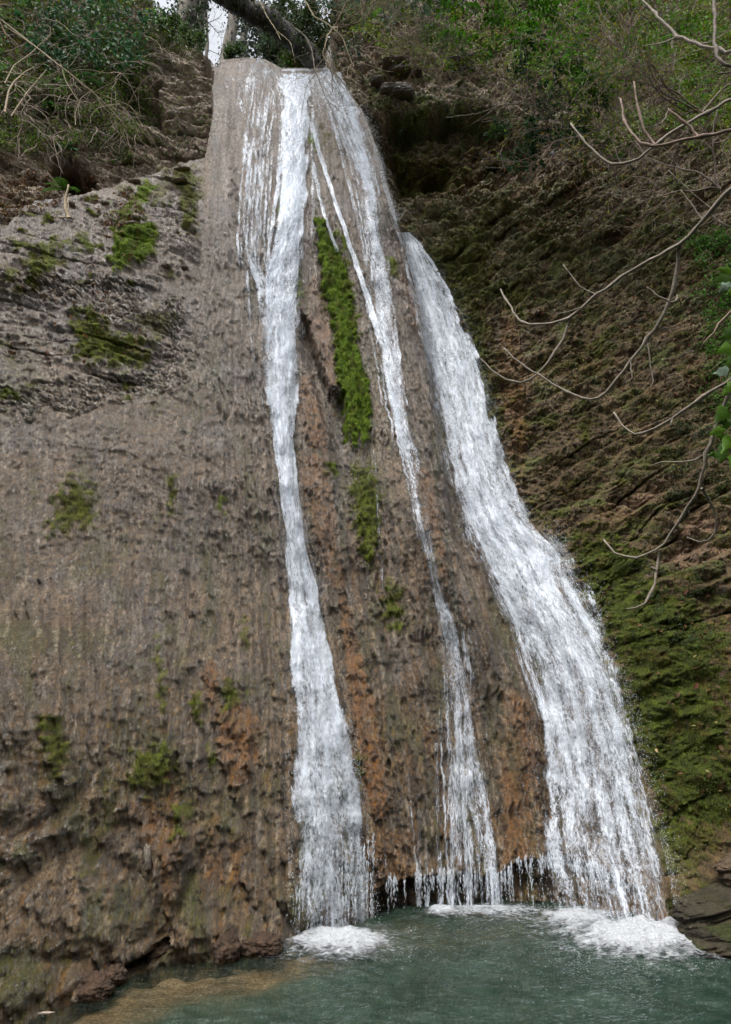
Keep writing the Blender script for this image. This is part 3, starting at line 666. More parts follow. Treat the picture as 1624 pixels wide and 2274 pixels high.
def octa(P, R, stretch=1.5):
    n_ = len(P); b = np.array([[1, 0, 0], [0, 1, 0], [-1, 0, 0], [0, -1, 0], [0, 0, stretch], [0, 0, -stretch]], float)
    V_ = (P[:, None] + b[None] * np.asarray(R)[:, None, None]).reshape(-1, 3)
    f = np.array([[0, 1, 4], [1, 2, 4], [2, 3, 4], [3, 0, 4], [1, 0, 5], [2, 1, 5], [3, 2, 5], [0, 3, 5]])
    return V_, (np.arange(n_)[:, None, None] * 6 + f[None]).reshape(-1, 3)
def drops_uv(u, v, off, r, parent, name='spray', G=None):
    P, ok = hit(u, v, Hw if G is None else G); P = at(u, v, P[:, 1] - off)
    k = P[:, 2] > 0.0; P = P[k]; r = r[k]
    V_, F_ = octa(P, r); o = mesh_obj(name, V_, F_, M_drop, parent); o['kind'] = 'stuff'; return o
def edge_drops(edges, n_, spread, side, r0=.0015, r1=.005):
    E = np.array(edges, float); v = E[0, 0] + (E[-1, 0] - E[0, 0]) * rng.random(n_)
    uL = np.interp(v, E[:, 0], E[:, 1]); uR = np.interp(v, E[:, 0], E[:, 2])
    a = np.abs(rng.normal(0, spread, n_)) * (.4 + 1.2 * rng.random(n_)); sel = rng.random(n_)
    u = np.where(sel < side, uR + a - spread * .4, uL - a + spread * .4)
    return u, v, .05 + .3 * rng.random(n_), r0 + (r1 - r0) * rng.random(n_) ** 2

W1 = [(153, 622, 700, 0.75), (200, 618, 694, 0.84), (300, 622, 690, 0.92), (400, 618, 688, 0.97), (500, 612, 680, 0.97), (560, 600, 676, 0.97), (600, 584, 672, 0.84), (700, 586, 666, 0.84), (800, 588, 666, 0.84), (900, 593, 664, 0.88), (1000, 605, 660, 0.92), (1100, 618, 666, 0.97), (1200, 630, 686, 0.97),
      (1300, 640, 708, 0.88), (1400, 638, 732, 0.84), (1500, 638, 757, 0.79), (1600, 640, 777, 0.79), (1700, 643, 797, 0.75), (1800, 648, 812, 0.70), (1900, 648, 824, 0.55), (2000, 652, 832, 0.46), (2086, 662, 838, 0.40)]
t1 = empty('waterfall', hit(np.array([740.]), np.array([2080.]))[0][0]); set_props(t1, 'tall narrow white fall dropping from the lip to the foam on the pool', 'waterfall')
def rel(o, p):   # keep world placement under an empty at its base
    o.location = tuple(-c for c in p.location); return o
a = Sh(); a.add(sheet(W1, .07, .05, seed=1, edge=.24)); rel(a.build('water_sheet', WHITE_A, t1), t1)
a = Sh(); a.add(sheet([(v, l + 5, r - 5, d) for v, l, r, d in W1], .16, .06, seed=2, dmul=.62, wob=3)); rel(a.build('water_sheet', WHITE_B, t1), t1)
# side arm on the left that joins at the step
a = Sh()
a.add(sheet([(250, 628, 636, .6), (350, 620, 632, .8), (450, 604, 618, .8), (560, 590, 604, .9), (640, 586, 606, .8), (760, 588, 606, .6)], .09, .02, seed=3))
a.add(sheet([(500, 536, 548, .5), (560, 545, 562, .7), (600, 552, 590, .85), (625, 562, 600, .8), (700, 568, 600, .45), (800, 578, 600, .4), (900, 588, 606, .3)], .08, .03, seed=4))
a.add(sheet([(600, 545, 553, .5), (750, 552, 562, .45), (900, 580, 588, .3)], .08, .0, seed=5))
for k, (u0, u1, d0) in enumerate([(566, 528, .55), (572, 540, .35), (584, 546, .5), (594, 556, .4), (602, 566, .5), (608, 574, .35), (612, 586, .5), (590, 536, .3), (605, 560, .35), (616, 596, .4)]):
    a.add(sheet([(175 + 12 * (k % 4), u0 - 3, u0 + 3, d0 * .7), (330, u0 + (u1 - u0) * .6 - 4, u0 + (u1 - u0) * .6 + 4, d0), (520 + 20 * (k % 3), u1 - 4, u1 + 4, d0 * .9), (620, u1 + 2, u1 + 9, 0.1)], .07, 0, du=1.5, seed=6 + k, wob=3))
a.add(sheet([(140, 480, 640, .15), (160, 475, 640, .28), (260, 500, 632, .24), (400, 520, 625, .26), (600, 540, 600, .2)], .06, .02, seed=30, edge=.8))
a.add(sheet([(152, 560, 700, .15), (180, 580, 700, .36), (230, 598, 698, .42), (330, 604, 694, .36), (450, 600, 690, .3), (600, 580, 680, .2)], .10, .02, seed=31, edge=.5))
rel(a.build('water_veil', WHITE_B, t1), t1)
a = Sh(); a.add(sheet([(v, l - 7 - .008 * (v - 150), r + 7 + .008 * (v - 150), .17) for v, l, r, d in W1], .13, .04, seed=33, edge=.5, wob=4))
a.add(sheet([(152, 606, 748, .42), (190, 598, 772, .48), (250, 606, 792, .30), (320, 620, 800, .1)], .10, .03, seed=34, edge=.4))
rel(a.build('spray_veil', WHITE_C, t1), t1)
u3 = rng.normal(576, 9, 260); v3 = 128 + 4 * np.abs(u3 - 576) * .25 - 16 * rng.random(260) ** 2 * np.exp(-((u3 - 576) / 9) ** 2)
o = drops_uv(u3, np.maximum(v3, 112) + 18, np.full(260, .1), .004 + .008 * rng.random(260), t1, 'splash'); rel(o, t1); o.location.z += .16
u, v, of, r = edge_drops(W1, 3600, 9, .5); o = drops_uv(u, v, of, r, t1); rel(o, t1)

W2 = [(160, 742, 760, .8), (250, 770, 790, .6), (300, 778, 812, .65), (400, 795, 838, .62), (500, 808, 852, .66), (600, 822, 868, .6), (700, 836, 880, .58), (800, 850, 894, .6), (900, 864, 910, .6), (1000, 882, 930, .6), (1100, 905, 950, .5), (1200, 930, 962, .5), (1300, 950, 980, .5), (1350, 962, 1000, .65)]
W2top = [(150, 690, 735, .6), (185, 702, 775, .7), (230, 722, 805, .72), (300, 750, 826, .62), (360, 780, 840, .45), (420, 800, 850, .3)]
W2low = [(1340, 962, 1005, .75), (1400, 975, 1025, .8), (1500, 985, 1045, .55), (1600, 1000, 1066, .5), (1700, 1010, 1085, .45), (1800, 1030, 1100, .5), (1900, 1062, 1114, .6), (2015, 1085, 1122, .6)]
W2b = [(270, 682, 698, .7), (350, 706, 722, .8), (430, 732, 746, .75), (520, 762, 778, .7), (600, 788, 806, .65), (680, 812, 832, .6), (800, 846, 868, .55), (900, 862, 880, .5)]
W2c = [(360, 690, 702, .5), (430, 702, 716, .5), (500, 722, 734, .45), (560, 744, 756, .35)]
t2 = empty('waterfall', hit(np.array([1040.]), np.array([2000.]))[0][0]); set_props(t2, 'thin broken stream in the middle that runs down the ochre rib between two larger falls', 'waterfall')
a = Sh(); a.add(sheet(W2, .07, .04, seed=40, edge=.55, dadd=-.02)); a.add(sheet(W2top, .07, .05, seed=41)); a.add(sheet(W2b, .07, .02, seed=42, dadd=.2))
for k, (o0, o1) in enumerate([(-20, -16), (-34, -24), (20, 14), (-48, -30)]):
    a.add(sheet([(v, (l + r) / 2 + o0 + (o1 - o0) * (v - 300) / 900. - 4, (l + r) / 2 + o0 + (o1 - o0) * (v - 300) / 900. + 4, .34 + .14 * ((j + k) % 2)) for j, (v, l, r, d) in enumerate(W2) if v >= [300, 420, 350, 560][k] and v <= [1200, 1000, 900, 950][k]], .08, .01, seed=90 + k, wob=5))
a.add(sheet([(200, 712, 722, .4), (300, 742, 756, .5), (420, 772, 784, .45), (540, 800, 812, .45), (640, 822, 832, .4)], .08, .02, seed=57)); a.add(sheet([(230, 735, 745, .4), (330, 765, 776, .45), (450, 792, 800, .4), (580, 815, 823, .35)], .08, .02, seed=58)); a.add(sheet(W2c, .07, .02, seed=43, dadd=.2)); a.add(sheet(W2low, .07, .04, seed=44, edge=.6, dadd=-.10))
a.add(sheet([(240, 690, 700, .4), (330, 688, 700, .45), (420, 690, 703, .4), (560, 686, 698, .2)], .07, .02, seed=52))
rel(a.build('water_sheet', WHITE_A, t2), t2)
a = Sh(); a.add(sheet([(1400, 955, 1080, .10), (1500, 955, 1090, .22), (1700, 952, 1108, .48), (1900, 950, 1124, .52), (2015, 950, 1128, .42)], .06, .02, seed=45, edge=.7))
a.add(sheet([(1000, 826, 834, .3), (1080, 834, 843, .45), (1160, 836, 846, .45), (1400, 848, 856, .15)], .07, 0, seed=46))
for k, (ua, ub, va) in enumerate([(985, 1005, 1480), (1015, 1040, 1520), (1040, 1072, 1560), (1060, 1096, 1620), (1000, 1022, 1640), (945, 950, 1760), (975, 998, 1600), (1075, 1108, 1700)]):
    a.add(sheet([(va, ua - 2, ua + 2, .1), (va + 120, ua + (ub - ua) * .4 - 4, ua + (ub - ua) * .4 + 4, .5), (2015, ub - 5, ub + 5, .55)], .08, 0, seed=70 + k, wob=4))
a.add(sheet([(1650, 962, 974, .25), (1850, 966, 980, .5), (2015, 968, 990, .6)], .08, 0, seed=47)); a.add(sheet([(1800, 925, 934, .2), (1900, 925, 936, .35), (2015, 922, 938, .4)], .08, 0, seed=48))
a.add(sheet([(1870, 850, 858, .3), (2030, 860, 868, .5)], .08, 0, seed=49)); a.add(sheet([(1700, 902, 907, .1), (1900, 920, 926, .35), (1960, 926, 934, .3)], .08, 0, seed=50))
a.add(sheet([(280, 740, 765, .2), (420, 790, 830, .3), (700, 830, 880, .3), (1000, 870, 930, .3)], .12, .03, seed=51))
rel(a.build('water_veil', WHITE_B, t2), t2)
a = Sh(); a.add(sheet([(v, l - 7, r + 7, .16) for v, l, r, d in W2], .12, .03, seed=53, edge=.6)); a.add(sheet([(v, l - 6, r + 10, .25) for v, l, r, d in W2top], .13, .03, seed=54, edge=.5)); a.add(sheet([(v, l - 10, r + 8, .18) for v, l, r, d in W2low], .12, .03, seed=55, edge=.6)); rel(a.build('spray_veil', WHITE_C, t2), t2)
u, v, of, r = edge_drops(W2, 900, 8, .5); u2, v2, of2, r2 = edge_drops(W2low, 500, 10, .5)
# loose drops thrown off the right shoulder
u3 = 800 + 60 * rng.random(1100); v3 = 230 + 260 * rng.random(1100) ** .8; u3 = np.interp(v3, [230, 300, 400, 500], [795, 822, 845, 880]) + np.abs(rng.normal(0, 12, 1100))
o = drops_uv(np.concatenate([u, u2, u3]), np.concatenate([v, v2, v3]), np.concatenate([of, of2, .2 + .3 * rng.random(1100)]), np.concatenate([r, r2, .005 + .007 * rng.random(1100)]), t2); rel(o, t2)

W3 = [(516, 880, 912, 0.64), (540, 886, 938, 0.76), (575, 893, 965, 0.78), (620, 902, 995, 0.76), (700, 920, 1032, 0.76), (800, 942, 1070, 0.74), (900, 965, 1096, 0.74), (1000, 985, 1122, 0.74), (1100, 1008, 1157, 0.72), (1160, 1026, 1190, 0.76), (1185, 1036, 1212, 0.80), (1205, 1044, 1236, 0.80), (1240, 1060, 1262, 0.80), (1300, 1090, 1275, 0.76),
      (1400, 1138, 1335, 0.68), (1500, 1168, 1380, 0.64), (1600, 1184, 1410, 0.62), (1700, 1190, 1432, 0.58), (1800, 1190, 1452, 0.53), (1900, 1194, 1484, 0.45), (2000, 1224, 1502, 0.38), (2070, 1250, 1512, 0.35)]
t3 = empty('waterfall', hit(np.array([1380.]), np.array([2050.]))[0][0]); set_props(t3, 'widest white fall running slantwise down beside the dark mossy bank', 'waterfall')
a = Sh(); a.add(sheet(W3, .10, .08, seed=61, wob=3, edge=.22, rag=.10)); rel(a.build('water_sheet', WHITE_A, t3), t3)
a = Sh(); a.add(sheet([(v, l + 16, r - 12, d) for v, l, r, d in W3], .24, .10, seed=62, dmul=.58, wob=4)); rel(a.build('water_sheet', WHITE_B, t3), t3)
a = Sh(); a.add(sheet([(560, 886, 910, .1), (800, 925, 990, .35), (1000, 960, 1040, .35), (1200, 1010, 1110, .35), (1400, 1110, 1200, .35), (1600, 1180, 1260, .35)], .16, .03, seed=63, edge=.8))
a.add(sheet([(1240, 1200, 1300, .25), (1350, 1240, 1350, .35), (1450, 1290, 1385, .4), (1600, 1340, 1425, .4), (1800, 1390, 1470, .4), (2040, 1450, 1505, .3)], .20, .05, seed=64, edge=.8))
rel(a.build('water_veil', WHITE_B, t3), t3)
a = Sh(); a.add(sheet([(v, l - 12 - .004 * v, r + 9 + .010 * (v - 500), .20) for v, l, r, d in W3], .26, .06, seed=65, edge=.45, wob=5))
a.add(sheet([(1185, 1190, 1240, .1), (1210, 1200, 1268, .45), (1260, 1210, 1290, .35), (1340, 1250, 1320, .15)], .30, .05, seed=66, edge=.8))
a.add(sheet([(225, 792, 806, .05), (280, 808, 838, .25), (360, 832, 862, .3), (440, 846, 880, .35), (520, 868, 905, .4)], .05, .02, seed=67, edge=.8))
rel(a.build('spray_veil', WHITE_C, t3), t3)
u, v, of, r = edge_drops(W3, 6000, 17, .7)
u3 = 1228 + rng.normal(0, 16, 700); v3 = 1212 + rng.normal(0, 20, 700)
u3 = np.concatenate([u3, rng.normal(1300, 22, 500)]); v3 = np.concatenate([v3, rng.normal(1360, 60, 500)])
o = drops_uv(np.concatenate([u, u3]), np.concatenate([v, v3]), np.concatenate([of, .3 + .2 * rng.random(1200)]), np.concatenate([r, .002 + .004 * rng.random(1200)]), t3); rel(o, t3)

# strings of drips under the overhanging foot
def drips(us, v0s, v1s, parent, name='falling_drips'):
    PP, RR_ = [], []
    for uu, a0, a1 in zip(us, v0s, v1s):
        yb = hit(np.array([uu]), np.array([a0]), Hw)[0][0, 1] - .10 - .06 * rng.random(); m_ = int(6 + (a1 - a0) * .35)
        tt = rng.random(m_) ** 1.3; top = at(uu, a0, yb); bot = at(uu, a1, yb); q = top + (bot - top) * tt[:, None]; q[:, 0] = top[0] + rng.normal(0, .006, m_)
        PP.append(q); RR_.append((.0018 + .0042 * rng.random(m_) ** 2) * (1 - .4 * tt))
    V_, F_ = octa(np.concatenate(PP), np.concatenate(RR_), 6.0); o = mesh_obj(name, V_, F_, M_drop, parent); o['kind'] = 'stuff'; return rel(o, parent)
us = np.concatenate([1200 + 245 * rng.random(75), 1118 + 85 * rng.random(24)]); gt = np.interp(us, [1110, 1150, 1260, 1330, 1445], [1945, 1915, 1907, 1930, 1990])
drips(us, gt - 15 * rng.random(99), np.minimum(gt + 12 + 100 * rng.random(99) ** 1.6, 2030), t3)
us = np.concatenate([rng.normal(985, 16, 20), rng.normal(1100, 14, 24), 850 + 270 * rng.random(26)]); gt = np.interp(us, [835, 862, 940, 1110, 1150], [1990, 1962, 1950, 1945, 1915])
drips(us, gt - 20 * rng.random(70), np.minimum(gt + 10 + 70 * rng.random(70) ** 1.3, 2016), t2)
us = 655 + 175 * rng.random(90); drips(us, 1850 + 150 * rng.random(90), 2030 + 50 * rng.random(90), t1)
u = np.concatenate([766 + 56 * rng.random(160), 725 + 26 * rng.random(90), 668 + 9 * rng.random(50)]); v = np.concatenate([985 + 90 * rng.random(160), 860 + 100 * rng.random(90), 715 + 70 * rng.random(50)]); u = np.round(u / 4) * 4 + rng.normal(0, .6, 300)
o = drops_uv(u, v, np.full(300, .16), .002 + .003 * rng.random(300), t2); rel(o, t2)

# ------------------------------------------------------------------ pool
SHAL = [(-300, 2500), (-100, 2200), (195, 2160), (330, 2080), (600, 2050), (660, 2030), (830, 1980), (1000, 1960), (1250, 1960), (1230, 2060), (1020, 2100), (860, 2120), (700, 2150), (600, 2180), (500, 2200), (400, 2214), (290, 2250), (150, 2330)]
gx = np.linspace(-7.5, 7.5, 640); gy = np.linspace(.4, 9.6, 520); PX, PY = np.meshgrid(gx, gy)
pu, pv = proj(PX, PY, 0 * PX); pn = fbm(PX * 1.6, PY * 1.6, 4, 501)
sh = np.where(pv > 3200, -600, sdf(pu, np.minimum(pv, 3200), SHAL)) + 26 * pn
shal = sst(-34, 14, sh)
bz = -.10 - .95 * (1 - shal) + .03 * pn + .06 * noise(PX * 4, PY * 4, 505)
colb = mixc(np.broadcast_to(np.array([.12, .10, .06], np.float32), PX.shape + (3,)).copy(), (.44, .29, .17), shal)
colb = colb * (1 + .35 * fbm(PX * 3, PY * 3, 4, 507))[..., None]
o = mesh_obj('pool_bed', np.stack([PX, PY, bz], -1).reshape(-1, 3), grid_faces(520, 640), M_rock, attrs={'Col': np.clip(colb, .01, 1).reshape(-1, 3), 'moss': np.full(PX.size, .5), 'wet': np.zeros(PX.size)}); o['kind'] = 'structure'
def spot(u, v):
    a_, b_ = ground(u, v); return np.hypot(PX - a_, (PY - b_))
d1 = np.minimum(spot(740., 2085.), spot(1400., 2080.)); d2 = np.minimum(d1, np.minimum(spot(1100., 2020.), spot(980., 2020.)) + .3)
wv = .020 * fbm(PX * 2.2 + PY, PY * 4.5, 4, 511, .6) + np.exp(-d2 / 1.1) * .045 * fbm(PX * 6, PY * 7, 3, 517, .6) + .006 * np.sin(d1 * 16 + 3 * pn) * np.exp(-d1 / 1.6)
shal2 = shal * (.35 + .65 * sst(900, 640, pu))
murk = .80 - .64 * shal2 + .12 * pn + .25 * np.exp(-d1 / .8)
def pool_material():
    m, t, out = nmat('pool_water'); L = t.links.new
    mk = N(t, 'ShaderNodeAttribute', attribute_name='murk').outputs['Fac']
    co = N(t, 'ShaderNodeTexCoord').outputs['Object']
    mp = N(t, 'ShaderNodeMapping'); mp.inputs['Scale'].default_value = (1, 1.9, 1); L(co, mp.inputs[0])
    n1 = N(t, 'ShaderNodeTexNoise', Scale=7.0, Detail=5.0, Roughness=.6, Distortion=.8); L(mp.outputs[0], n1.inputs['Vector'])
    n2 = N(t, 'ShaderNodeTexNoise', Scale=2.2, Detail=4.0, Roughness=.6, Distortion=1.2); L(co, n2.inputs['Vector'])
    b = N(t, 'ShaderNodeBump', Strength=.8, Distance=.06); L(n1.outputs[0], b.inputs['Height'])
    rp = N(t, 'ShaderNodeMix', data_type='RGBA'); rp.inputs[6].default_value = (.014, .034, .023, 1); rp.inputs[7].default_value = (.034, .062, .043, 1)
    mr = N(t, 'ShaderNodeMapRange'); L(n2.outputs[0], mr.inputs[0]); mr.inputs[1].default_value = .35; mr.inputs[2].default_value = .68; L(mr.outputs[0], rp.inputs[0])
    df = N(t, 'ShaderNodeBsdfDiffuse'); L(rp.outputs[2], df.inputs[0])
    tp = N(t, 'ShaderNodeBsdfTransparent'); tp.inputs[0].default_value = (.86, .88, .80, 1)
    m1 = N(t, 'ShaderNodeMixShader'); L(mk, m1.inputs[0]); L(tp.outputs[0], m1.inputs[1]); L(df.outputs[0], m1.inputs[2])
    gl = N(t, 'ShaderNodeBsdfGlossy', Roughness=.04); L(b.outputs[0], gl.inputs['Normal'])
    fr = N(t, 'ShaderNodeFresnel', IOR=1.33); L(b.outputs[0], fr.inputs['Normal'])
    m2 = N(t, 'ShaderNodeMixShader'); L(fr.outputs[0], m2.inputs[0]); L(m1.outputs[0], m2.inputs[1]); L(gl.outputs[0], m2.inputs[2])
    L(m2.outputs[0], out.inputs[0]); return m
o = mesh_obj('pool', np.stack([PX, PY, wv], -1).reshape(-1, 3), grid_faces(520, 640), pool_material(), attrs={'murk': np.clip(murk, .1, 1).ravel()}); o['kind'] = 'structure'

def foam_material():
    m, t, out = nmat('foam'); L = t.links.new
    den = N(t, 'ShaderNodeAttribute', attribute_name='dens').outputs['Fac']
    co = N(t, 'ShaderNodeTexCoord').outputs['Object']
    mp = N(t, 'ShaderNodeMapping'); mp.inputs['Scale'].default_value = (1, 1.6, 1); L(co, mp.inputs[0])
    n1 = N(t, 'ShaderNodeTexNoise', Scale=5.0, Detail=5.0, Roughness=.6, Distortion=2.5); L(mp.outputs[0], n1.inputs['Vector'])
    n2 = N(t, 'ShaderNodeTexNoise', Scale=34.0, Detail=3.0, Roughness=.6, Distortion=.6); L(co, n2.inputs['Vector'])
    x = math_(t, 'ADD', den, math_(t, 'ADD', math_(t, 'MULTIPLY', math_(t, 'SUBTRACT', n1.outputs[0], .5), 2.4), math_(t, 'MULTIPLY', math_(t, 'SUBTRACT', n2.outputs[0], .5), .9)))
    mr = N(t, 'ShaderNodeMapRange', interpolation_type='SMOOTHSTEP'); L(x, mr.inputs[0]); mr.inputs[1].default_value = .05; mr.inputs[2].default_value = 1.55
    bp = N(t, 'ShaderNodeBump', Strength=1.0, Distance=.06); L(math_(t, 'ADD', n2.outputs[0], n1.outputs[0]), bp.inputs['Height'])
    p = N(t, 'ShaderNodeBsdfPrincipled', Roughness=.5); p.inputs['Base Color'].default_value = (.70, .73, .77, 1); L(bp.outputs[0], p.inputs['Normal'])
    tp = N(t, 'ShaderNodeBsdfTransparent'); mx = N(t, 'ShaderNodeMixShader'); L(mr.outputs[0], mx.inputs[0]); L(tp.outputs[0], mx.inputs[1]); L(p.outputs[0], mx.inputs[2])
    L(mx.outputs[0], out.inputs[0]); return m
M_foam = foam_material()
def foam(cu, cv, ru, rv, dmax, hgt, label, tail=0.0):
    uu = np.linspace(cu - ru * 2.1, cu + ru * 2.1, int(ru * 3.0)); vv = np.linspace(cv - rv * 1.1, cv + rv * 2.9, int(rv * 4.2))
    UU, VV = np.meshgrid(uu, vv); fx, fy = ground(UU, VV)
    wob_ = .22 * fbm(UU / 30, VV / 18, 3, int(cu) % 90)
    rr_ = np.sqrt(((UU - cu - tail * (VV - cv)) / ru) ** 2 + (np.where(VV > cv, (VV - cv) / (rv * 1.35), (VV - cv) / rv)) ** 2) + wob_
    dens = dmax * sst(1.1, .1, rr_) + .62 * sst(2.3, .5, rr_) - .27
    hz = .022 + hgt * np.exp(-(rr_ / .7) ** 2) * (1 + .5 * fbm(fx * 5, fy * 5, 2, 61)) + .005 * fbm(fx * 22, fy * 22, 2, 66)
    o = mesh_obj('foam', np.stack([fx, fy, np.maximum(hz, .012)], -1).reshape(-1, 3), grid_faces(len(vv), len(uu))[:, ::-1], M_foam, attrs={'dens': dens.ravel()})
    set_props(o, label, 'foam', kind='stuff'); return o
foam(750, 2094, 135, 34, 1.35, .07, 'white foam boiling where the tall narrow fall meets the pool')
foam(1425, 2084, 200, 46, 1.45, .08, 'wide white foam boiling below the widest fall', .5)
foam(1280, 2042, 110, 24, 1.0, .04, 'lacy foam at the near edge of the widest fall')
foam(1090, 2026, 130, 14, .7, .03, 'thin foam line under the dripping overhang')
foam(985, 2026, 45, 12, .95, .04, 'small foam patch under the thin middle stream')
# bubbles and flecks drifting on the pool
fu = np.concatenate([rng.normal(800, 100, 900), rng.normal(1400, 130, 1500), 900 + 500 * rng.random(500), 700 + 900 * rng.random(120)]); fv = np.concatenate([2105 + np.abs(rng.normal(0, 22, 900)), 2105 + np.abs(rng.normal(0, 36, 1500)), 2022 + 60 * rng.random(500), 2100 + 170 * rng.random(120)])
fx, fy = ground(fu, fv); k = fy < H_at(fx, 0 * fx) - .05; P = np.stack([fx, fy, .012 + .015 * rng.random(len(fx))], -1)[k]
V_, F_ = octa(P, .0015 + .004 * rng.random(len(P)) ** 3, .5); o = mesh_obj('foam_flecks', V_, F_, M_drop); set_props(o, 'tiny white bubbles drifting over the green pool', 'bubbles', kind='stuff')

#SECTION3
# ------------------------------------------------------------------ unseen wooded sides added behind the viewer to darken reflections, raised right for shade
aa = np.linspace(-200, 20, 150); hh = np.linspace(0, 1, 60); AA, HH = np.meshgrid(np.radians(aa), hh)
rt = np.exp(-((AA + .15) / .5) ** 2)
RR = 13.5 - 2.5 * rt + (6 - 5 * rt) * HH ** 1.5 + 1.6 * fbm(AA * 4, HH * 4, 4, 701); GXx = np.cos(AA) * RR; GY = np.sin(AA) * RR * 1.0 + 1.5; GZ = -1.5 + HH * (14 + 9 * rt) + 1.2 * fbm(AA * 5 + 3, HH * 3, 3, 705)
gc = np.array([.045, .055, .022]) * (1 + .6 * fbm(AA * 14, HH * 14, 4, 707))[..., None]
o = mesh_obj('unseen_wooded_bank', np.stack([GXx, GY, GZ], -1).reshape(-1, 3), grid_faces(60, 150), M_rock, attrs={'Col': np.clip(gc, .01, 1).reshape(-1, 3), 'moss': np.full(9000, .9), 'wet': np.zeros(9000)}); o['kind'] = 'structure'
# ------------------------------------------------------------------ plants
def cvar(base, n_, va=.25, hue=.12):
    c = np.array(base, float); c = np.clip(c.mean() + (c - c.mean()) * 1.1, .004, 1)[None] * (1 + va * rng.normal(0, 1, (n_, 1))); c = c * (1 + hue * rng.normal(0, 1, (n_, 3)))
    return np.clip(c, .004, .6)
def leafpatch(acc, poly, n_, L, col, off=(.03, .3), up=.2, wr=.55, clump=0, shiny=0, pale=0.0):
    if clump:
        cu, cv = inpoly(poly, clump); k = rng.integers(0, clump, n_); rad = 14
        u = cu[k] + rng.normal(0, rad, n_); v = cv[k] + rng.normal(0, rad * .7, n_)
    else: u, v = inpoly(poly, n_)
    P, ok = hit(u, v); P = at(u, v, P[:, 1] - (off[0] + (off[1] - off[0]) * rng.random(n_)))
    D_ = rng.normal(0, 1, (n_, 3)); D_[:, 2] -= .3; D_[:, 1] -= .3
    Nn = rng.normal(0, .55, (n_, 3)) + np.array([0, -.6, .75])
    c = cvar(col, n_)
    if pale: 
        q = rng.random(n_) < pale; c[q] = cvar((.13, .17, .12), q.sum())
    Ls = L * (.6 + .7 * rng.random(n_)); acc.leaves(P, D_, Nn, Ls, Ls * wr, c)
def walk(p, d, length, r, n_=10, wig=.25, grav=0.0, taper=.3, rs=None):
    rs = rs or rng; P = [np.array(p, float)]; d = np.array(d, float); d /= np.linalg.norm(d); st = length / n_
    for i in range(n_):
        d = d + rs.normal(0, wig, 3) * [1, .6, 1] + np.array([0, 0, grav]); d /= np.linalg.norm(d); P.append(P[-1] + d * st)
    return np.array(P), np.linspace(r, r * taper, n_ + 1)
def grow(acc, p, d, length, r, depth, col, wig=.22, grav=0., kids=4, tips=None, spread=.8, sides=4):
    P, R = walk(p, d, length, r, max(5, int(length / .09)), wig, grav); c = np.array(col) * (.7 + .6 * rng.random())
    acc.tube(P, np.maximum(R, .0022), sides, c)
    if tips is not None: tips.extend([(P[j], P[j] - P[j - 1]) for j in range(len(P) // 2 if depth else 1, len(P))])
    if depth <= 0: return
    for k in range(kids):
        j = rng.integers(len(P) // 4, len(P) - 1); dd = P[j] - P[j - 1]; dd = dd / np.linalg.norm(dd) + rng.normal(0, spread, 3) * [1, .5, 1]
        grow(acc, P[j], dd, length * (.35 + .35 * rng.random()), R[j] * .62, depth - 1, col, wig, grav, max(2, kids - 1), tips, spread, 3)
def tipleaves(acc, tips, per, L, col, wr=.5, sp=.05):
    T = np.array([t[0] for t in tips]); Dn = np.array([t[1] for t in tips]); k = rng.integers(0, len(T), int(len(T) * per)); n_ = len(k)
    P = T[k] + rng.normal(0, sp, (n_, 3)); D_ = Dn[k] / (np.linalg.norm(Dn[k], axis=1)[:, None] + 1e-6) + rng.normal(0, .9, (n_, 3)); D_[:, 2] -= .15
    Nn = rng.normal(0, .4, (n_, 3)) + np.array([0, -.5, .9]); Ls = L * (.6 + .7 * rng.random(n_)); acc.leaves(P, D_, Nn, Ls, Ls * wr, cvar(col, n_))
def path(pts, Ys, n_=None):
    """a polyline given as picture points with distances, smoothed"""
    a_ = np.array(pts, float); Y_ = np.interp(np.linspace(0, 1, len(a_)), np.linspace(0, 1, len(np.atleast_1d(Ys))), np.atleast_1d(Ys))
    P = at(a_[:, 0], a_[:, 1], Y_); s_ = np.concatenate([[0], np.cumsum(np.linalg.norm(np.diff(P, axis=0), axis=1))]); m_ = n_ or max(8, int(s_[-1] / .05))
    t = np.linspace(0, s_[-1], m_); Q_ = np.stack([np.interp(t, s_, P[:, i]) for i in range(3)], 1)
    for _ in range(2): Q_[1:-1] = (Q_[:-2] + 2 * Q_[1:-1] + Q_[2:]) / 4
    return Q_
TWIG = (.17, .125, .10); OCT = (.20, .155, .085); DARKT = (.05, .035, .025)
def yat(u, v, off=0.0): return float(hit(np.array([float(u)]), np.array([float(v)]))[0][0, 1]) - off

def new_thing(name, u, v, Yd, label, cat, group=None):
    p = at(u, v, Yd); r = empty(name, p); set_props(r, label, cat, group); return r, p
def part(acc, name, mat, root, label=None, stuff=False, smooth=True):
    o = acc.build(name, mat, root, smooth); rel(o, root)
    if label: o['label'] = label
    if stuff: o['kind'] = 'stuff'
    return o

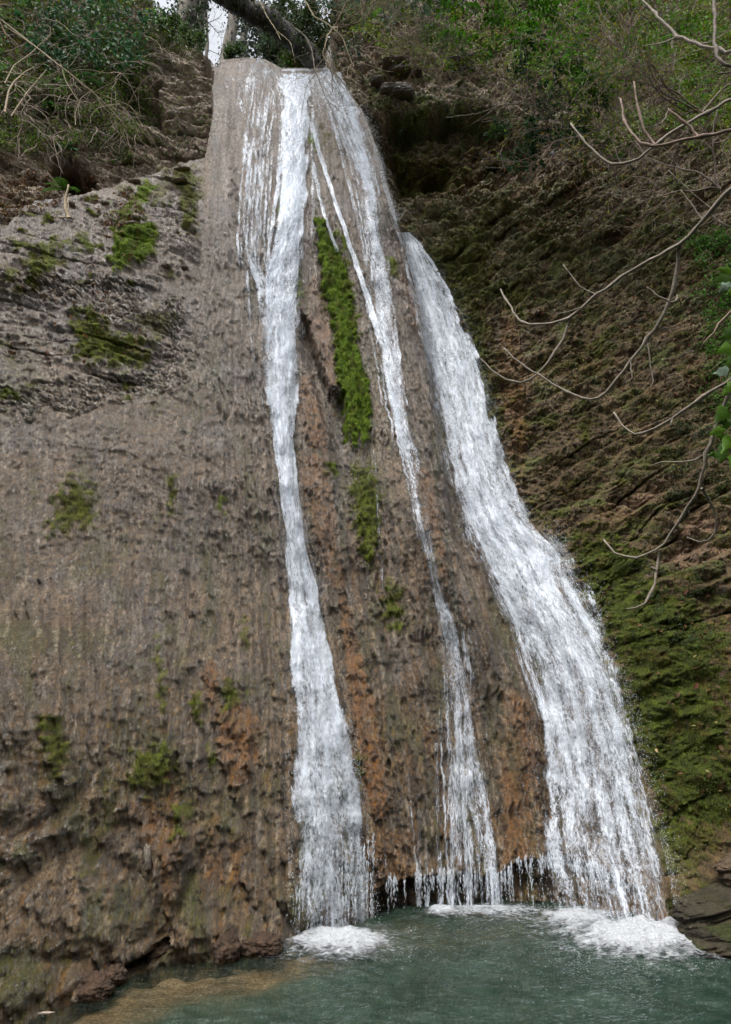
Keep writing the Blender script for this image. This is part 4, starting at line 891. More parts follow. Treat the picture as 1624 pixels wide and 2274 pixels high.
# --- leafy shrubs over the rock ledges
def leafy(u, v, Yd, dirs, length, col, L, per, label, kids=5, depth=2, wr=.5, r=.016, grav=-.02, group=None):
    root, p = new_thing('shrub', u, v, Yd, label, 'shrub', group); st = Acc(); lf = Acc(); tips = []
    for d in dirs: grow(st, p, d, length * (.7 + .5 * rng.random()), r, depth, (.09, .07, .05), .2, grav, kids, tips, .7)
    tipleaves(lf, tips, per, L, col, wr); part(st, 'stems', M_bark, root); part(lf, 'foliage', M_leaf, root)
leafy(1010, 20, 10.9, [(-1, -.4, -.3), (-.6, -.5, -.7), (.2, -.6, -.6), (.9, -.3, -.3), (-1, -.3, .1), (.5, -.5, .2)], 1.9, (.065, .17, .014), .115, 3.4, 'bright green leafy shrub spreading over the rock ledge above the dark overhang')
leafy(1150, 30, 10.7, [(-1, -.4, -.4), (-.3, -.5, -.7), (.6, -.6, -.4), (.9, -.3, .1)], 1.6, (.07, .175, .016), .11, 3.0, 'bright green leafy shrub at the top edge with its leaves over a tilted bare stem')
leafy(1290, 140, 10.3, [(-1, -.4, -.2), (-.5, -.5, -.6), (.6, -.4, -.5), (.2, -.5, .5)], 1.4, (.06, .15, .016), .10, 3.0, 'green leafy shrub behind the bare twigs right of the dark overhang')
leafy(1190, 265, 11.1, [(-.8, -.4, -.4), (.3, -.4, -.8), (.8, -.3, -.2), (0, -.4, .6)], 1.2, (.030, .075, .026), .10, 3.6, 'dark blue green bush hanging at the lower edge of the overhang', wr=.6)
leafy(1400, 60, 9.9, [(-1, -.4, -.2), (-.5, -.5, -.6), (.6, -.4, -.5), (.2, -.5, .5)], 1.5, (.07, .14, .018), .09, 2.4, 'thin leaved green bush behind the mossy stems near the upper corner')
leafy(860, 40, 12.2, [(-.6, -.4, .4), (.3, -.4, .5), (.8, -.3, -.4), (-.4, -.4, -.5)], 1.5, (.045, .085, .05), .10, 2.0, 'grey green leafy bush just right of the dark leaning trunk')
leafy(425, 92, 13.5, [(-.6, -.4, .4), (.3, -.4, .5), (.8, -.3, -.4), (-.4, -.4, -.5)], .35, (.06, .11, .03), .07, 2.2, 'small leafy bush growing above the left end of the lip')
# --- bare thickets
def thicket(u, v, Yd, dirs, length, label, col=TWIG, r=.02, kids=6, depth=3, grav=0.01, mossy=0):
    root, p = new_thing('bare_shrub', u, v, Yd, label, 'bare shrub'); st = Acc(); tips = []
    for d in dirs: grow(st, p, d, length * (.7 + .5 * rng.random()), r, depth, col, .17, grav, kids, tips, .55)
    part(st, 'twigs', M_bark, root)
    if mossy:
        ms = Acc(); tipleaves(ms, tips, mossy, .05, (.16, .16, .018), .35, .02); part(ms, 'moss_tufts', M_moss, root, stuff=True)
thicket(1560, 250, 9.6, [(-1, -.2, .25), (-1, -.3, .0), (-1, -.2, -.25), (-.7, -.3, .5), (-.8, -.3, -.5), (.3, -.3, .8)], 2.5, 'dense bare shrub with mossy grey twigs reaching left from the upper corner', mossy=.45)
thicket(1500, 80, 10.4, [(-1, -.2, .1), (-1, -.3, -.2), (-.7, -.3, .5), (-.4, -.3, -.8), (.4, -.3, -.5)], 2.4, 'pale bare shrub arching over the green bushes at the top edge', mossy=.5)
thicket(1330, 290, 10.6, [(-1, -.2, .3), (-.7, -.3, .6), (-.8, -.3, -.4), (.6, -.3, .5), (.2, -.3, .8)], 1.7, 'low bare shrub on the bare slope right of the dark bush', mossy=.1)
thicket(1600, 420, 8.8, [(-1, -.2, .4), (-.5, -.3, .9), (-.9, -.3, 0)], 1.6, 'sparse bare shrub beside the edge under the crooked branches', mossy=.1)
thicket(742, 60, 11.0, [(.9, -.3, -.2), (.7, -.4, .5), (1, -.2, .1), (.2, -.4, -.9), (.8, -.3, -.6), (-.3, -.4, -.8)], 2.1, 'tangled ochre shrub sprouting from the leaning trunk above the lip', OCT, .024, 7)
thicket(800, 110, 11.0, [(1, -.3, 0), (.9, -.3, .4), (.9, -.3, -.3), (.5, -.3, -.8)], 1.7, 'pale twiggy shrub hanging over the right end of the lip', (.22, .17, .12), .014, 6)
thicket(1120, 195, 11.3, [(-1, -.3, .15), (-.8, -.3, .4)], 1.9, 'fine bare twigs hanging before the rock ledge', (.22, .18, .15), .012, 5)
# long bare branch across the overhang
def bare_branch(strokes, label, radii, Ys, col=(.235, .195, .15), name='bare_branch', knots=True, group=None):
    P0 = path(strokes[0], Ys[0]); root = empty(name, P0[0]); set_props(root, label, 'branch', group)
    for i, stk in enumerate(strokes):
        Yi = Ys[i] if i < len(Ys) else Ys[-1]; P = path(stk, Yi); r0, r1 = radii[i] if i < len(radii) else radii[-1]
        r0, r1 = r0 * .80, r1 * .72; P = P + rng.normal(0, r0 * .30, P.shape); R = np.linspace(r0, r1, len(P))
        if knots:
            for kk in range(4, len(R) - 2, 6): R[kk] *= 1.35 + .3 * rng.random()
        acc = Acc(); acc.tube(P, R, 7, np.array(col) * (.85 + .3 * rng.random((len(P) * 7, 1))), knobs=.18); part(acc, 'stem' if i == 0 else 'side_twig', M_bark, root)
        if name == 'bare_branch' and len(P) > 22:
            for kk in range(5, len(P) - 2, 5):
                if rng.random() < .75:
                    acc = Acc(); dd = (P[kk] - P[kk - 1]); dd = dd / np.linalg.norm(dd) + rng.normal(0, .7, 3); Q_, R_ = walk(P[kk], dd, (.04 + .30 * rng.random() ** 3), R[kk] * .38, 6, .2, 0, .5); acc.tube(Q_, R_, 5, np.array(col)); part(acc, 'side_twig', M_bark, root)
    return root
Z2 = lambda q: [(812 + x * .5, y * .5) for x, y in q]           # from zoomed quarter views
Z4 = lambda q: [(812 + x * .5, 568.6 + y * .5) for x, y in q]
Z6 = lambda q: [(812 + x * .5, 1137.2 + y * .5) for x, y in q]
bare_branch([Z2([(850, 550), (800, 500), (735, 460), (650, 462), (590, 470), (500, 505), (360, 522)]), Z2([(595, 468), (540, 435), (470, 410), (380, 400), (320, 345)]), Z2([(700, 460), (690, 400), (660, 380), (620, 360)]), Z2([(560, 440), (470, 440), (350, 410), (265, 365)]), Z2([(690, 400), (695, 340), (680, 320)]), Z2([(590, 470), (520, 520), (460, 560)])],
            'pale mossy bare branch reaching left across the dark overhang', [(.020, .008), (.010, .004), (.010, .004), (.009, .003), (.006, .003)], [[11.0, 11.1], [11.0]], (.24, .20, .15))
# foreground branches at the right
bare_branch([Z2([(1680, 420), (1624, 440), (1500, 510), (1340, 600), (1240, 690), (1180, 730), (1080, 733), (1020, 680), (960, 610), (908, 550)])], 'thick crooked grey branch with an upturned broken tip before the earth slope', [(.0125, .0075)], [[3.0, 3.3]], group=None)
bare_branch([Z2([(1690, 565), (1624, 580), (1480, 608), (1300, 643), (1240, 653), (1180, 600), (1150, 540), (1133, 440)]), Z2([(1475, 602), (1420, 540), (1342, 485)]), Z2([(1285, 643), (1240, 600), (1212, 500), (1190, 365)])],
            'thick brown branch crossing the crooked grey one and turning up in three prongs', [(.013, .007), (.010, .009), (.010, .007)], [[2.9, 3.2], [3.0], [3.1]], (.22, .15, .11))
bare_branch([Z2([(1700, 240), (1624, 230), (1480, 205), (1390, 165), (1300, 80), (1235, 5), (1200, -60)])], 'smooth grey brown branch falling from the top edge to the right edge', [(.014, .008)], [[2.9, 3.3]])
bare_branch([Z2([(1548, -60), (1550, 0), (1550, 200), (1572, 295), (1690, 297)]), Z2([(1560, 330), (1624, 320)])], 'upright dim branch by the upper corner bending to the right edge', [(.011, .012), (.005, .004)], [[2.7, 2.6], [2.7]], (.15, .12, .09))
bare_branch([Z2([(1700, 740), (1624, 840), (1540, 930), (1500, 980), (1420, 1070), (1310, 1137)]) + Z4([(1200, 50), (1100, 115), (1000, 190), (905, 288), (820, 300), (720, 308), (680, 285), (650, 235), (600, 150)]),
             Z4([(905, 288), (882, 370), (842, 430), (790, 500), (740, 548), (680, 577), (610, 545), (560, 505), (508, 458)]), Z2([(1500, 980), (1450, 910), (1400, 845)]), Z2([(1540, 930), (1440, 850), (1345, 755)]), Z4([(742, 546), (744, 572)]), Z2([(1530, 950), (1590, 1000), (1640, 1010)])],
            'long zigzag grey branch from the right edge ending in two curled tips', [(.0135, .007), (.010, .006), (.006, .0035), (.004, .003), (.006, .003)], [[2.7, 3.7], [3.6, 3.8], [3.1], [3.1], [3.7]])
bare_branch([Z4([(1400, -60), (1390, 0), (1380, 110), (1350, 200), (1310, 300), (1250, 370), (1190, 450), (1130, 530), (1070, 600), (1035, 655), (960, 630), (880, 600), (780, 535), (700, 490), (613, 408)]), Z4([(1350, 200), (1300, 180), (1248, 138)]), Z4([(1030, 175), (950, 140), (915, 90), (878, 38)]), Z4([(1180, 460), (1178, 500), (1187, 550)]), Z4([(1352, 205), (1385, 200), (1384, 170)])],
            'knobbly grey branch bent like a hook below the zigzag one', [(.013, .006), (.007, .004), (.007, .004), (.005, .004), (.006, .006)], [[3.0, 3.7], [3.1], [3.5], [3.3], [3.1]])
bare_branch([Z4([(1690, 500), (1624, 540), (1540, 600), (1450, 655), (1380, 710), (1300, 760), (1215, 805), (1150, 770), (1100, 695)]), Z4([(1365, 718), (1352, 755)])], 'slender grey branch dipping left from the right edge to a raised tip', [(.011, .006), (.004, .003)], [[2.8, 3.3], [3.0]])
bare_branch([Z4([(1700, 380), (1640, 540), (1600, 640), (1580, 700), (1540, 800), (1510, 900), (1490, 1020), (1440, 1100), (1412, 1137)]) + Z6([(1370, 80), (1308, 172), (1200, 205), (1110, 195), (1062, 125)]), Z6([(1305, 175), (1297, 270), (1270, 370), (1215, 448), (1163, 430)]),
             Z4([(1490, 1030), (1530, 1070), (1557, 1135)]) + Z6([(1580, 80), (1530, 155), (1470, 150), (1430, 110)]), Z6([(1292, 260), (1275, 245)])],
            'long hanging grey branch forking above the green moss carpet', [(.0125, .006), (.010, .005), (.008, .004), (.008, .006)], [[2.6, 3.3], [3.3], [2.9, 3.1], [3.3]])
bare_branch([Z4([(1690, 170), (1624, 240), (1560, 320), (1490, 402)])], 'short straight tan twig at the right edge near the leaves', [(.009, .005)], [[2.7, 2.8]], (.27, .2, .13))

ZL = lambda q: [(357.4 + x * .3201, y * .3201) for x, y in q]
bare_branch([ZL([(1000, 0), (1060, 110), (1180, 180), (1260, 260), (1320, 420), (1345, 465)]), ZL([(1345, 425), (1440, 450), (1560, 495), (1624, 500)]), ZL([(1345, 425), (1300, 470), (1290, 540)])], 'ochre bare branch sagging right of the lip with a pale forked end', [(.020, .009), (.008, .004), (.007, .004)], [[10.6, 10.4]], (.24, .19, .10))
bare_branch([ZL([(920, 190), (1000, 250), (1045, 330), (1070, 480), (1110, 590), (1150, 690), (1240, 770)]), ZL([(1070, 515), (1010, 600), (990, 700), (975, 790)]), ZL([(1235, 740), (1250, 670), (1310, 625)]), ZL([(1235, 740), (1300, 725), (1380, 740)])], 'thin dark branch dangling over the white water at the lip', [(.022, .008), (.008, .004), (.006, .003), (.006, .003)], [[10.4, 10.2], [10.2]], (.10, .08, .055))
bare_branch([ZL([(690, 10), (740, 120), (800, 210), (835, 280)]), ZL([(800, 210), (900, 290), (925, 400)])], 'ochre branch crossing before the leaning trunk', [(.020, .010), (.012, .006)], [[10.8, 10.8]], (.26, .21, .12))
# --- leaning dark trunk across the gap
root, p = new_thing('leaning_tree', 700, 135, 12.6, 'dark leaning tree trunk with black underside crossing the sky above the lip', 'tree')
P = path([(706, 165), (684, 118), (648, 84), (606, 50), (558, 26), (508, -6), (440, -60), (380, -120)], [12.9, 12.2]); acc = Acc()
P = P + .03 * np.stack([noise(np.arange(len(P)) * .13 + 7 * k_, np.full(len(P), .5), 720) for k_ in range(3)], 1)
acc.tube(P, np.linspace(.24, .29, len(P)) * (1 + .12 * noise(np.arange(len(P)) * .21, np.full(len(P), .3), 722)), 14, np.clip(np.array([.014, .011, .007]) * (1 + .3 * rng.normal(0, 1, (len(P) * 14, 1))), .006, .2), knobs=.12); part(acc, 'trunk', M_bark, root)
acc = Acc()
for k in range(1500):
    pass
kk = rng.integers(0, len(P), 4200); n_ = len(kk); off_ = rng.normal(0, .16, (n_, 3)); off_ = off_ / np.linalg.norm(off_, axis=1)[:, None] * (.26 + .12 * rng.random((n_, 1)) ** 2)
acc.leaves(P[kk] + off_, rng.normal(0, 1, (n_, 3)), rng.normal(0, .5, (n_, 3)) + [0, -.4, .8], .05 + .05 * rng.random(n_), .035, cvar((.035, .045, .012), n_)); part(acc, 'mossy_foliage', M_leaf, root)
leafy(692, 60, 12.0, [(-.6, -.4, -.5), (.3, -.4, -.8), (.6, -.3, -.4), (-.3, -.4, .5), (.1, -.4, .8)], .75, (.035, .055, .018), .08, 4.0, 'dark leafy bush hiding the foot of the leaning trunk')
# --- trees on the stream bank behind the lip
def back_tree(u, vb, Yd, r0, r1, lean, label, ivy=0, h=14, branches=6, name='tree'):
    root, p = new_thing(name, u, vb, Yd, label, 'tree'); acc = Acc(); P, R = walk(p - np.array([0, 0, 1.5]), (lean, 0, 1), h, r0, 26, .035, 0, r1 / r0)
    acc.tube(P, R, 9, np.clip(np.array([.15, .13, .105]) * (1 + .3 * rng.normal(0, 1, (len(P) * 9, 1))), .02, .4), knobs=.15); part(acc, 'trunk', M_bark, root)
    cr2 = Acc(); tips = []
    for k in range(branches):
        j = rng.integers(6, len(P) - 1); grow(cr2, P[j], (rng.normal(), rng.normal() * .4, .6), 2.2 * (.5 + rng.random()), R[j] * .35, 2, (.14, .12, .10), .15, .02, 5, tips, .6, 3)
    part(cr2, 'branches', M_bark, root)
    if ivy:
        iv = Acc(); k = rng.integers(0, 22, ivy); n_ = ivy; th = rng.random(n_) * 2 * np.pi; q = P[k] + (P[k + 1] - P[k]) * rng.random((n_, 1)); rr_ = R[k] * (1 + .9 * rng.random(n_) ** 2)
        q = q + np.stack([np.cos(th) * rr_, np.sin(th) * rr_, 0 * th], 1); iv.leaves(q, rng.normal(0, 1, (n_, 3)) - [0, 0, .4], np.stack([np.cos(th), np.sin(th), .3 + 0 * th], 1), .12 + .06 * rng.random(n_), .09, cvar((.045, .07, .03), n_)); part(iv, 'ivy', M_leaf, root)
back_tree(393, 85, 17, .36, .27, .01, 'thick ivy clad trunk at the left side of the sky gap', 2600)
back_tree(433, 105, 19, .21, .16, -.03, 'slimmer ivy clad trunk next to the thickest one', 1500)
back_tree(500, 134, 24, .30, .2, .02, 'pale bare trunk in the middle of the sky gap', 500)
back_tree(455, 118, 28, .10, .05, .1, 'thin dark sapling between the ivy trunk and the pale trunk', 0, 9, 9)
back_tree(547, 130, 27, .2, .14, -.03, 'grey trunk half hidden by bushes right of the pale trunk', 900)
back_tree(470, 128, 32, .08, .04, -.15, 'thinnest sapling leaning low in the sky gap', 0, 8, 10)
# bushes on the bank behind the lip
def bush(u, v, Yd, rad, n_, col, L, label, zsq=.7):
    root, p = new_thing('bush', u, v, Yd, label, 'bush'); st = Acc(); lf = Acc()
    for k in range(9): grow(st, p - np.array([0, 0, rad * .8]), (rng.normal() * .6, rng.normal() * .4, 1), rad * 1.0, .02, 1, (.1, .08, .06), .2, 0, 4, None, .6)
    cen = rng.normal(0, 1, (14, 3)); cen /= np.linalg.norm(cen, axis=1)[:, None]; cen *= rad * (.3 + .6 * rng.random((14, 1))) * [1.2, 1, zsq]
    k = rng.integers(0, 14, n_); P_ = p + cen[k] + rng.normal(0, rad * .22, (n_, 3)); Ls = L * (.6 + .7 * rng.random(n_)); lf.leaves(P_, rng.normal(0, 1, (n_, 3)) - [0, 0, .3], rng.normal(0, .5, (n_, 3)) + [0, -.3, .8], Ls, Ls * .55, cvar(col, n_))
    part(st, 'stems', M_bark, root); part(lf, 'foliage', M_leaf, root)
bush(590, 82, 19, .95, 2400, (.075, .10, .075), .15, 'grey green holly bush under the dark leaning trunk')
bush(632, 104, 18, .85, 2400, (.07, .10, .06), .14, 'grey green bush close to the leaning trunk above the lip')
bush(655, 125, 16.5, .75, 2600, (.06, .11, .02), .11, 'yellow green bush behind the right part of the lip')
bush(528, 124, 22, .5, 900, (.06, .10, .03), .12, 'small green bush at the foot of the pale bare trunk')
bush(360, 60, 15.5, .55, 1600, (.055, .09, .03), .12, 'green bush around the foot of the thick ivy trunk')
bush(700, 100, 17, 1.3, 3500, (.035, .05, .02), .13, 'dark bush filling the corner behind the leaning trunk')
bush(610, 40, 26, 1.3, 1500, (.08, .10, .08), .2, 'distant pale bush seen through the twigs beyond the leaning trunk')

# --- creepers and ground cover on the banks (nobody could count the leaves)
acc = Acc()
TL = [(-60, -60), (345, -60), (370, 60), (330, 110), (300, 150), (200, 180), (60, 200), (-60, 240)]
leafpatch(acc, TL, 3800, .085, (.075, .150, .030), (.05, .45), clump=130, pale=.12)
leafpatch(acc, TL, 4200, .06, (.13, .14, .022), (.02, .30), clump=120, pale=.06)
leafpatch(acc, [(60, 20), (330, -30), (360, 50), (320, 140), (200, 150), (80, 120)], 1500, .10, (.028, .075, .03), (.25, .7), clump=60, pale=.2)
leafpatch(acc, [(-20, 150), (250, 150), (330, 240), (450, 260), (450, 330), (300, 370), (120, 330), (-20, 300)], 3200, .05, (.040, .070, .016), (.01, .15), clump=110)
leafpatch(acc, [(255, 95), (330, 130), (300, 170), (240, 160)], 900, .05, (.035, .075, .016), (.02, .2), clump=14)
leafpatch(acc, [(340, 40), (420, 90), (470, 120), (380, 130), (345, 110)], 900, .05, (.06, .085, .018), (.01, .12), clump=20)
leafpatch(acc, [(200, 140), (460, 120), (455, 330), (250, 370)], 1500, .035, (.08, .11, .02), (.01, .08), clump=70)
leafpatch(acc, [(-20, 170), (330, 120), (340, 260), (250, 330), (-20, 330)], 4600, .055, (.085, .125, .022), (.05, .4), clump=130, pale=.05)
o = acc.build('ivy', M_leaf); set_props(o, 'ivy and small leaved creepers covering the bank left of the falls', 'ivy', kind='stuff')
acc = Acc()
leafpatch(acc, [(740, -40), (1660, -60), (1660, 330), (1300, 330), (1210, 200), (1080, 150), (800, 140)], 15000, .065, (.13, .19, .020), (.05, .55), clump=230)
leafpatch(acc, [(1080, 10), (1660, -20), (1660, 260), (1400, 310), (1230, 250)], 6500, .075, (.07, .15, .020), (.1, .8), clump=110)
leafpatch(acc, [(1570, 700), (1640, 700), (1650, 1000), (1580, 980)], 1300, .055, (.06, .13, .022), (.03, .3), clump=30)
leafpatch(acc, [(1520, 520), (1640, 500), (1650, 700), (1550, 690)], 2000, .06, (.055, .13, .022), (.03, .25), clump=30)
leafpatch(acc, [(1200, 560), (1624, 480), (1650, 1000), (1400, 1000), (1250, 850)], 4200, .028, (.050, .070, .034), (.005, .05), clump=130)
leafpatch(acc, [(1250, 370), (1624, 380), (1624, 560), (1300, 560)], 2600, .03, (.050, .066, .026), (.005, .05), clump=90)
leafpatch(acc, [(1400, 1250), (1560, 1230), (1600, 1500), (1500, 1420)], 900, .028, (.05, .08, .035), (.005, .05), clump=22)
leafpatch(acc, [(1480, 900), (1640, 860), (1640, 1150), (1480, 1100)], 1800, .028, (.045, .075, .035), (.005, .06), clump=40)
leafpatch(acc, [(840, 220), (1120, 200), (1200, 330), (900, 350)], 2600, .045, (.06, .10, .016), (.01, .15), clump=60)
leafpatch(acc, [(900, 380), (1640, 330), (1640, 1250), (1260, 1180), (1130, 900), (1040, 650)], 22000, .024, (.10, .105, .026), (.003, .04), clump=700)
leafpatch(acc, [(1300, 1200), (1640, 1200), (1640, 1900), (1480, 1850)], 4000, .022, (.060, .080, .024), (.003, .05), clump=200)
o = acc.build('undergrowth', M_leaf); set_props(o, 'small leaved undergrowth scattered over the earth slope right of the falls', 'undergrowth', kind='stuff')
acc = Acc()
for poly, m_ in [([(-20, 400), (120, 370), (220, 400), (150, 450), (-20, 500)], 700), ([(880, 360), (1230, 300), (1500, 450), (1350, 560), (1000, 480)], 1500), ([(1150, 550), (1600, 500), (1624, 900), (1250, 900)], 900), ([(200, 440), (300, 420), (330, 480), (240, 540)], 160), ([(0, 600), (330, 560), (330, 800), (0, 800)], 90), ([(1300, 1250), (1600, 1300), (1624, 1800), (1450, 1700)], 110)]:
    leafpatch(acc, poly, m_, .075, (.11, .065, .035), (.005, .05), wr=.5)
    leafpatch(acc, poly, m_ // 12, .06, (.30, .24, .12), (.01, .05), wr=.5)
leafpatch(acc, [(900, 350), (1640, 330), (1640, 1250), (1260, 1180), (1130, 900), (1040, 650)], 11000, .035, (.062, .038, .024), (.003, .05), clump=500, wr=.4)
leafpatch(acc, [(-20, 330), (440, 260), (450, 340), (300, 390), (100, 440), (-20, 500)], 2600, .035, (.08, .05, .03), (.003, .05), clump=150, wr=.4)
o = acc.build('leaf_litter', M_leaf); set_props(o, 'brown dead leaves lying on the ledges and the earth slope', 'dead leaves', kind='stuff')

# --- long dead stems and vines over the left bank
Z1 = lambda q: [(x * .5, y * .5) for x, y in q]
ZT = lambda q: [(x * .2801, y * .2801) for x, y in q]
STEMS = [([(0, 150), (230, 330), (460, 510), (640, 650), (780, 770), (930, 920), (1060, 1080), (1180, 1165)], .016, 'longest tan dead stem slanting down to the grey ledge', [(570, 590), (480, 490), (300, 350), (200, 260), (80, 190)]),
         ([(0, 190), (120, 260), (300, 385), (440, 500), (560, 590), (680, 700), (800, 750), (1040, 840), (1100, 950), (1235, 1140)], .013, 'tan dead stem beside the longest one with a drooping forked end', None),
         ([(40, 890), (70, 720), (110, 650), (200, 570), (340, 495)], .018, 'bent mossy stick rising from the left edge', None),
         ([(110, 680), (180, 740), (220, 850), (270, 1000), (330, 1100)], .010, 'thin pale stem hanging down at the left', None),
         ([(40, 660), (110, 520), (250, 420), (400, 270), (600, 130)], .011, 'dark stem slanting up right through the ivy', None),
         ([(90, 920), (210, 740), (330, 600), (430, 480)], .012, 'dull straight stem slanting up behind the bent mossy stick', None),
         ([(480, 500), (520, 640), (620, 800), (700, 950), (800, 1100)], .008, 'thin stem arching down from the middle of the longest dead stem', None),
         ([(790, 750), (830, 850), (930, 960), (1010, 1080)], .009, 'thin stem below the fork of the longest dead stem', None),
         ([(600, 990), (595, 900), (640, 780), (760, 690)], .007, 'thin curved stem hanging over the dark cavity in the bank', None),
         ([(20, 570), (180, 590), (380, 650), (560, 790), (700, 830)], .009, 'thin stem crossing low through the creepers', None),
         ([(-40, 100), (60, 300), (120, 370), (220, 440)], .02, 'mossy stick leaning at the left edge below the ivy', None)]
for k, (pts, r, lab, fork) in enumerate(STEMS):
    q = ZT(pts); ys = [yat(q[0][0], min(q[0][1], 400), .9), yat(q[len(q) // 2][0], q[len(q) // 2][1], .8), yat(q[-1][0], q[-1][1], .25)]
    P = path(q, ys); root = empty('dead_stem', P[0]); set_props(root, lab, 'dead stem', 'dead stems over the left bank'); acc = Acc(); acc.tube(P, np.linspace(r, r * .45, len(P)), 5, (.24, .18, .11) if k % 3 else (.27, .22, .13), knobs=.2); part(acc, 'stem', M_bark, root)
    if k < 8:
        acc = Acc()
        for j in range(5):
            a_ = rng.integers(len(P) // 4, len(P) - 1); grow(acc, P[a_], (rng.normal() * .5 + .3, -.1, -.8), .35 + .5 * rng.random(), r * .35, 1, (.2, .15, .1), .15, -.02, 3, None, .5, 3)
        part(acc, 'side_twigs', M_bark, root)
def vines(polys, label, n_, L, col=(.19, .145, .10)):
    u, v = inpoly(polys, n_); P0, _ = hit(u, v); root = empty('bramble', P0.mean(0)); set_props(root, label, 'bramble'); acc = Acc()
    for i in range(n_):
        p0 = at(u[i], v[i], P0[i, 1] - .1 - .5 * rng.random()); P, R = walk(p0, (rng.normal() * .8, -.2, rng.normal() * .5 - .3), L * (.5 + rng.random()), .005 + .005 * rng.random(), 14, .16, -.06, .5)
        acc.tube(P, R, 3, np.array(col) * (.6 + .8 * rng.random()))
    part(acc, 'vines', M_bark, root, stuff=True)
vines([(-20, 20), (330, 20), (300, 180), (-20, 250)], 'tangle of thin bramble stems among the ivy of the upper bank', 110, 1.1)
vines([(0, 180), (330, 170), (330, 300), (40, 330)], 'tangle of thin bramble stems hanging before the layered rock', 90, .8, (.2, .15, .11))
vines([(880, 20), (1200, 20), (1200, 150), (900, 140)], 'thin woody vines over the rock ledge above the overhang', 70, 1.0, (.15, .13, .06))
vines([(1250, 30), (1600, 30), (1620, 350), (1300, 330)], 'thin brown vines under the bare shrubs of the upper corner', 80, 1.1, (.14, .13, .05))
vines([(1220, 400), (1620, 330), (1620, 520), (1300, 520)], 'short fine stems trailing over the earth slope', 50, .6, (.15, .11, .08))
# --- ferns
def fern(u, v, n_, L, col, label, name='fern', wid=.3, blade=False):
    p0 = hit(np.array([float(u)]), np.array([float(v)]))[0][0]; p0 = p0 - np.array([0, .08, 0]); root = empty(name, p0); set_props(root, label, 'fern')
    for i in range(n_):
        ang = -1.2 + 2.4 * i / max(1, n_ - 1) + rng.normal() * .15; d = np.array([math.sin(ang), -.55, .35 * math.cos(ang) - .1]); m_ = 14
        P, R = walk(p0, d, L * (.75 + .4 * rng.random()), .004, m_, .03, -.10); acc = Acc()
        if blade:
            T = np.gradient(P, axis=0); sd_ = np.cross(T, [0, -.5, 1.]); sd_ /= np.linalg.norm(sd_, axis=1)[:, None]; ww = (wid * .14 * np.sin(np.linspace(.25, 3.1, m_ + 1)) ** .6)[:, None]
            V_ = np.stack([P - sd_ * ww, P + [0, 0, -.008], P + sd_ * ww], 1).reshape(-1, 3); acc.add(V_, grid_faces(m_ + 1, 3), cvar(col, 1)[0])
        else:
            T = np.gradient(P, axis=0); T /= np.linalg.norm(T, axis=1)[:, None]; sd_ = np.cross(T, [0, -.5, 1.]); sd_ /= np.linalg.norm(sd_, axis=1)[:, None]; ll = L * wid * np.sin(np.linspace(.5, 3.05, m_ + 1))
            for sg in (-1, 1): acc.leaves(P, sd_ * sg + T * .45, np.tile([0, -.5, .9], (m_ + 1, 1)), ll, .022, cvar(col, m_ + 1))
            acc.tube(P, R, 3, (.08, .07, .03))
        part(acc, 'frond', M_leaf, root)
fern(148, 430, 7, .42, (.05, .12, .02), 'bright green fern on the leaf covered ledge beside the broken stump')
fern(195, 195, 6, .6, (.04, .10, .03), 'feathery fern hanging below the longest dead stem')
fern(132, 255, 8, .42, (.05, .14, .025), 'glossy strap leaved fern above the dark cavity in the bank', 'strap_fern', .45, True)
fern(125, 90, 4, .55, (.045, .10, .03), 'strap leaved fern with long drooping blades among the ivy', 'strap_fern', .4, True)
fern(152, 340, 4, .4, (.06, .13, .05), 'small strap leaved fern right beside the dark cavity', 'strap_fern', .45, True)
fern(45, 60, 5, .5, (.035, .085, .03), 'drooping strap leaved fern near the left edge', 'strap_fern', .4, True)
fern(1000, 275, 7, .35, (.035, .075, .015), 'small mossy green fern under the overhang')
fern(1100, 300, 6, .45, (.04, .09, .015), 'green fern beside the dark bush under the overhang')
fern(1360, 365, 7, .4, (.04, .09, .02), 'green fern under the crooked grey branch')
fern(1175, 335, 6, .35, (.05, .11, .02), 'pale green fern at the foot of the dark bush')
fern(1095, 385, 6, .3, (.05, .10, .04), 'grey green fern alone on the strata slope')
# --- foreground ivy at the right edge
def ivy_cluster(items, label):
    root = empty('ivy_spray', at(items[0][0], items[0][1], 2.6)); set_props(root, label, 'ivy')
    for (u, v, L, ang, c) in items:
        acc = Acc(); p = at(u, v, 2.5 + .3 * rng.random()); d = np.array([[math.cos(ang), -.1, math.sin(ang)]])
        a_ = np.linspace(0, 1, 9); w_ = L * np.array([.03, .24, .34, .25, .22, .16, .10, .05, .002]); sd_ = np.array([-d[0, 2], 0, d[0, 0]]); ctr = p + d * a_[:, None] * L; nrm = np.cross(d[0], sd_)
        V_ = np.stack([ctr - sd_ * w_[:, None] - nrm * w_[:, None] * .3, ctr, ctr + sd_ * w_[:, None] - nrm * w_[:, None] * .3], 1).reshape(-1, 3); V_ = V_ + .003 * rng.normal(0, 1, V_.shape)
        V_[:, 2] -= np.repeat(a_ ** 2, 3) * L * .2
        acc.add(V_, grid_faces(9, 3), c); acc.tube(np.stack([p - d[0] * L * .5, p]), .0015, 4, (.1, .1, .04)); part(acc, 'leaf', M_leaf, root)
G1, G2, G3 = (.075, .16, .012), (.045, .10, .010), (.22, .30, .22)
ivy_cluster([(1622, 612, .09, 3.4, G2), (1620, 622, .08, 3.9, G3), (1630, 600, .09, 3.0, G1), (1634, 640, .07, 3.6, G1)], 'ivy leaves at the right edge level with the top of the moss tongue')
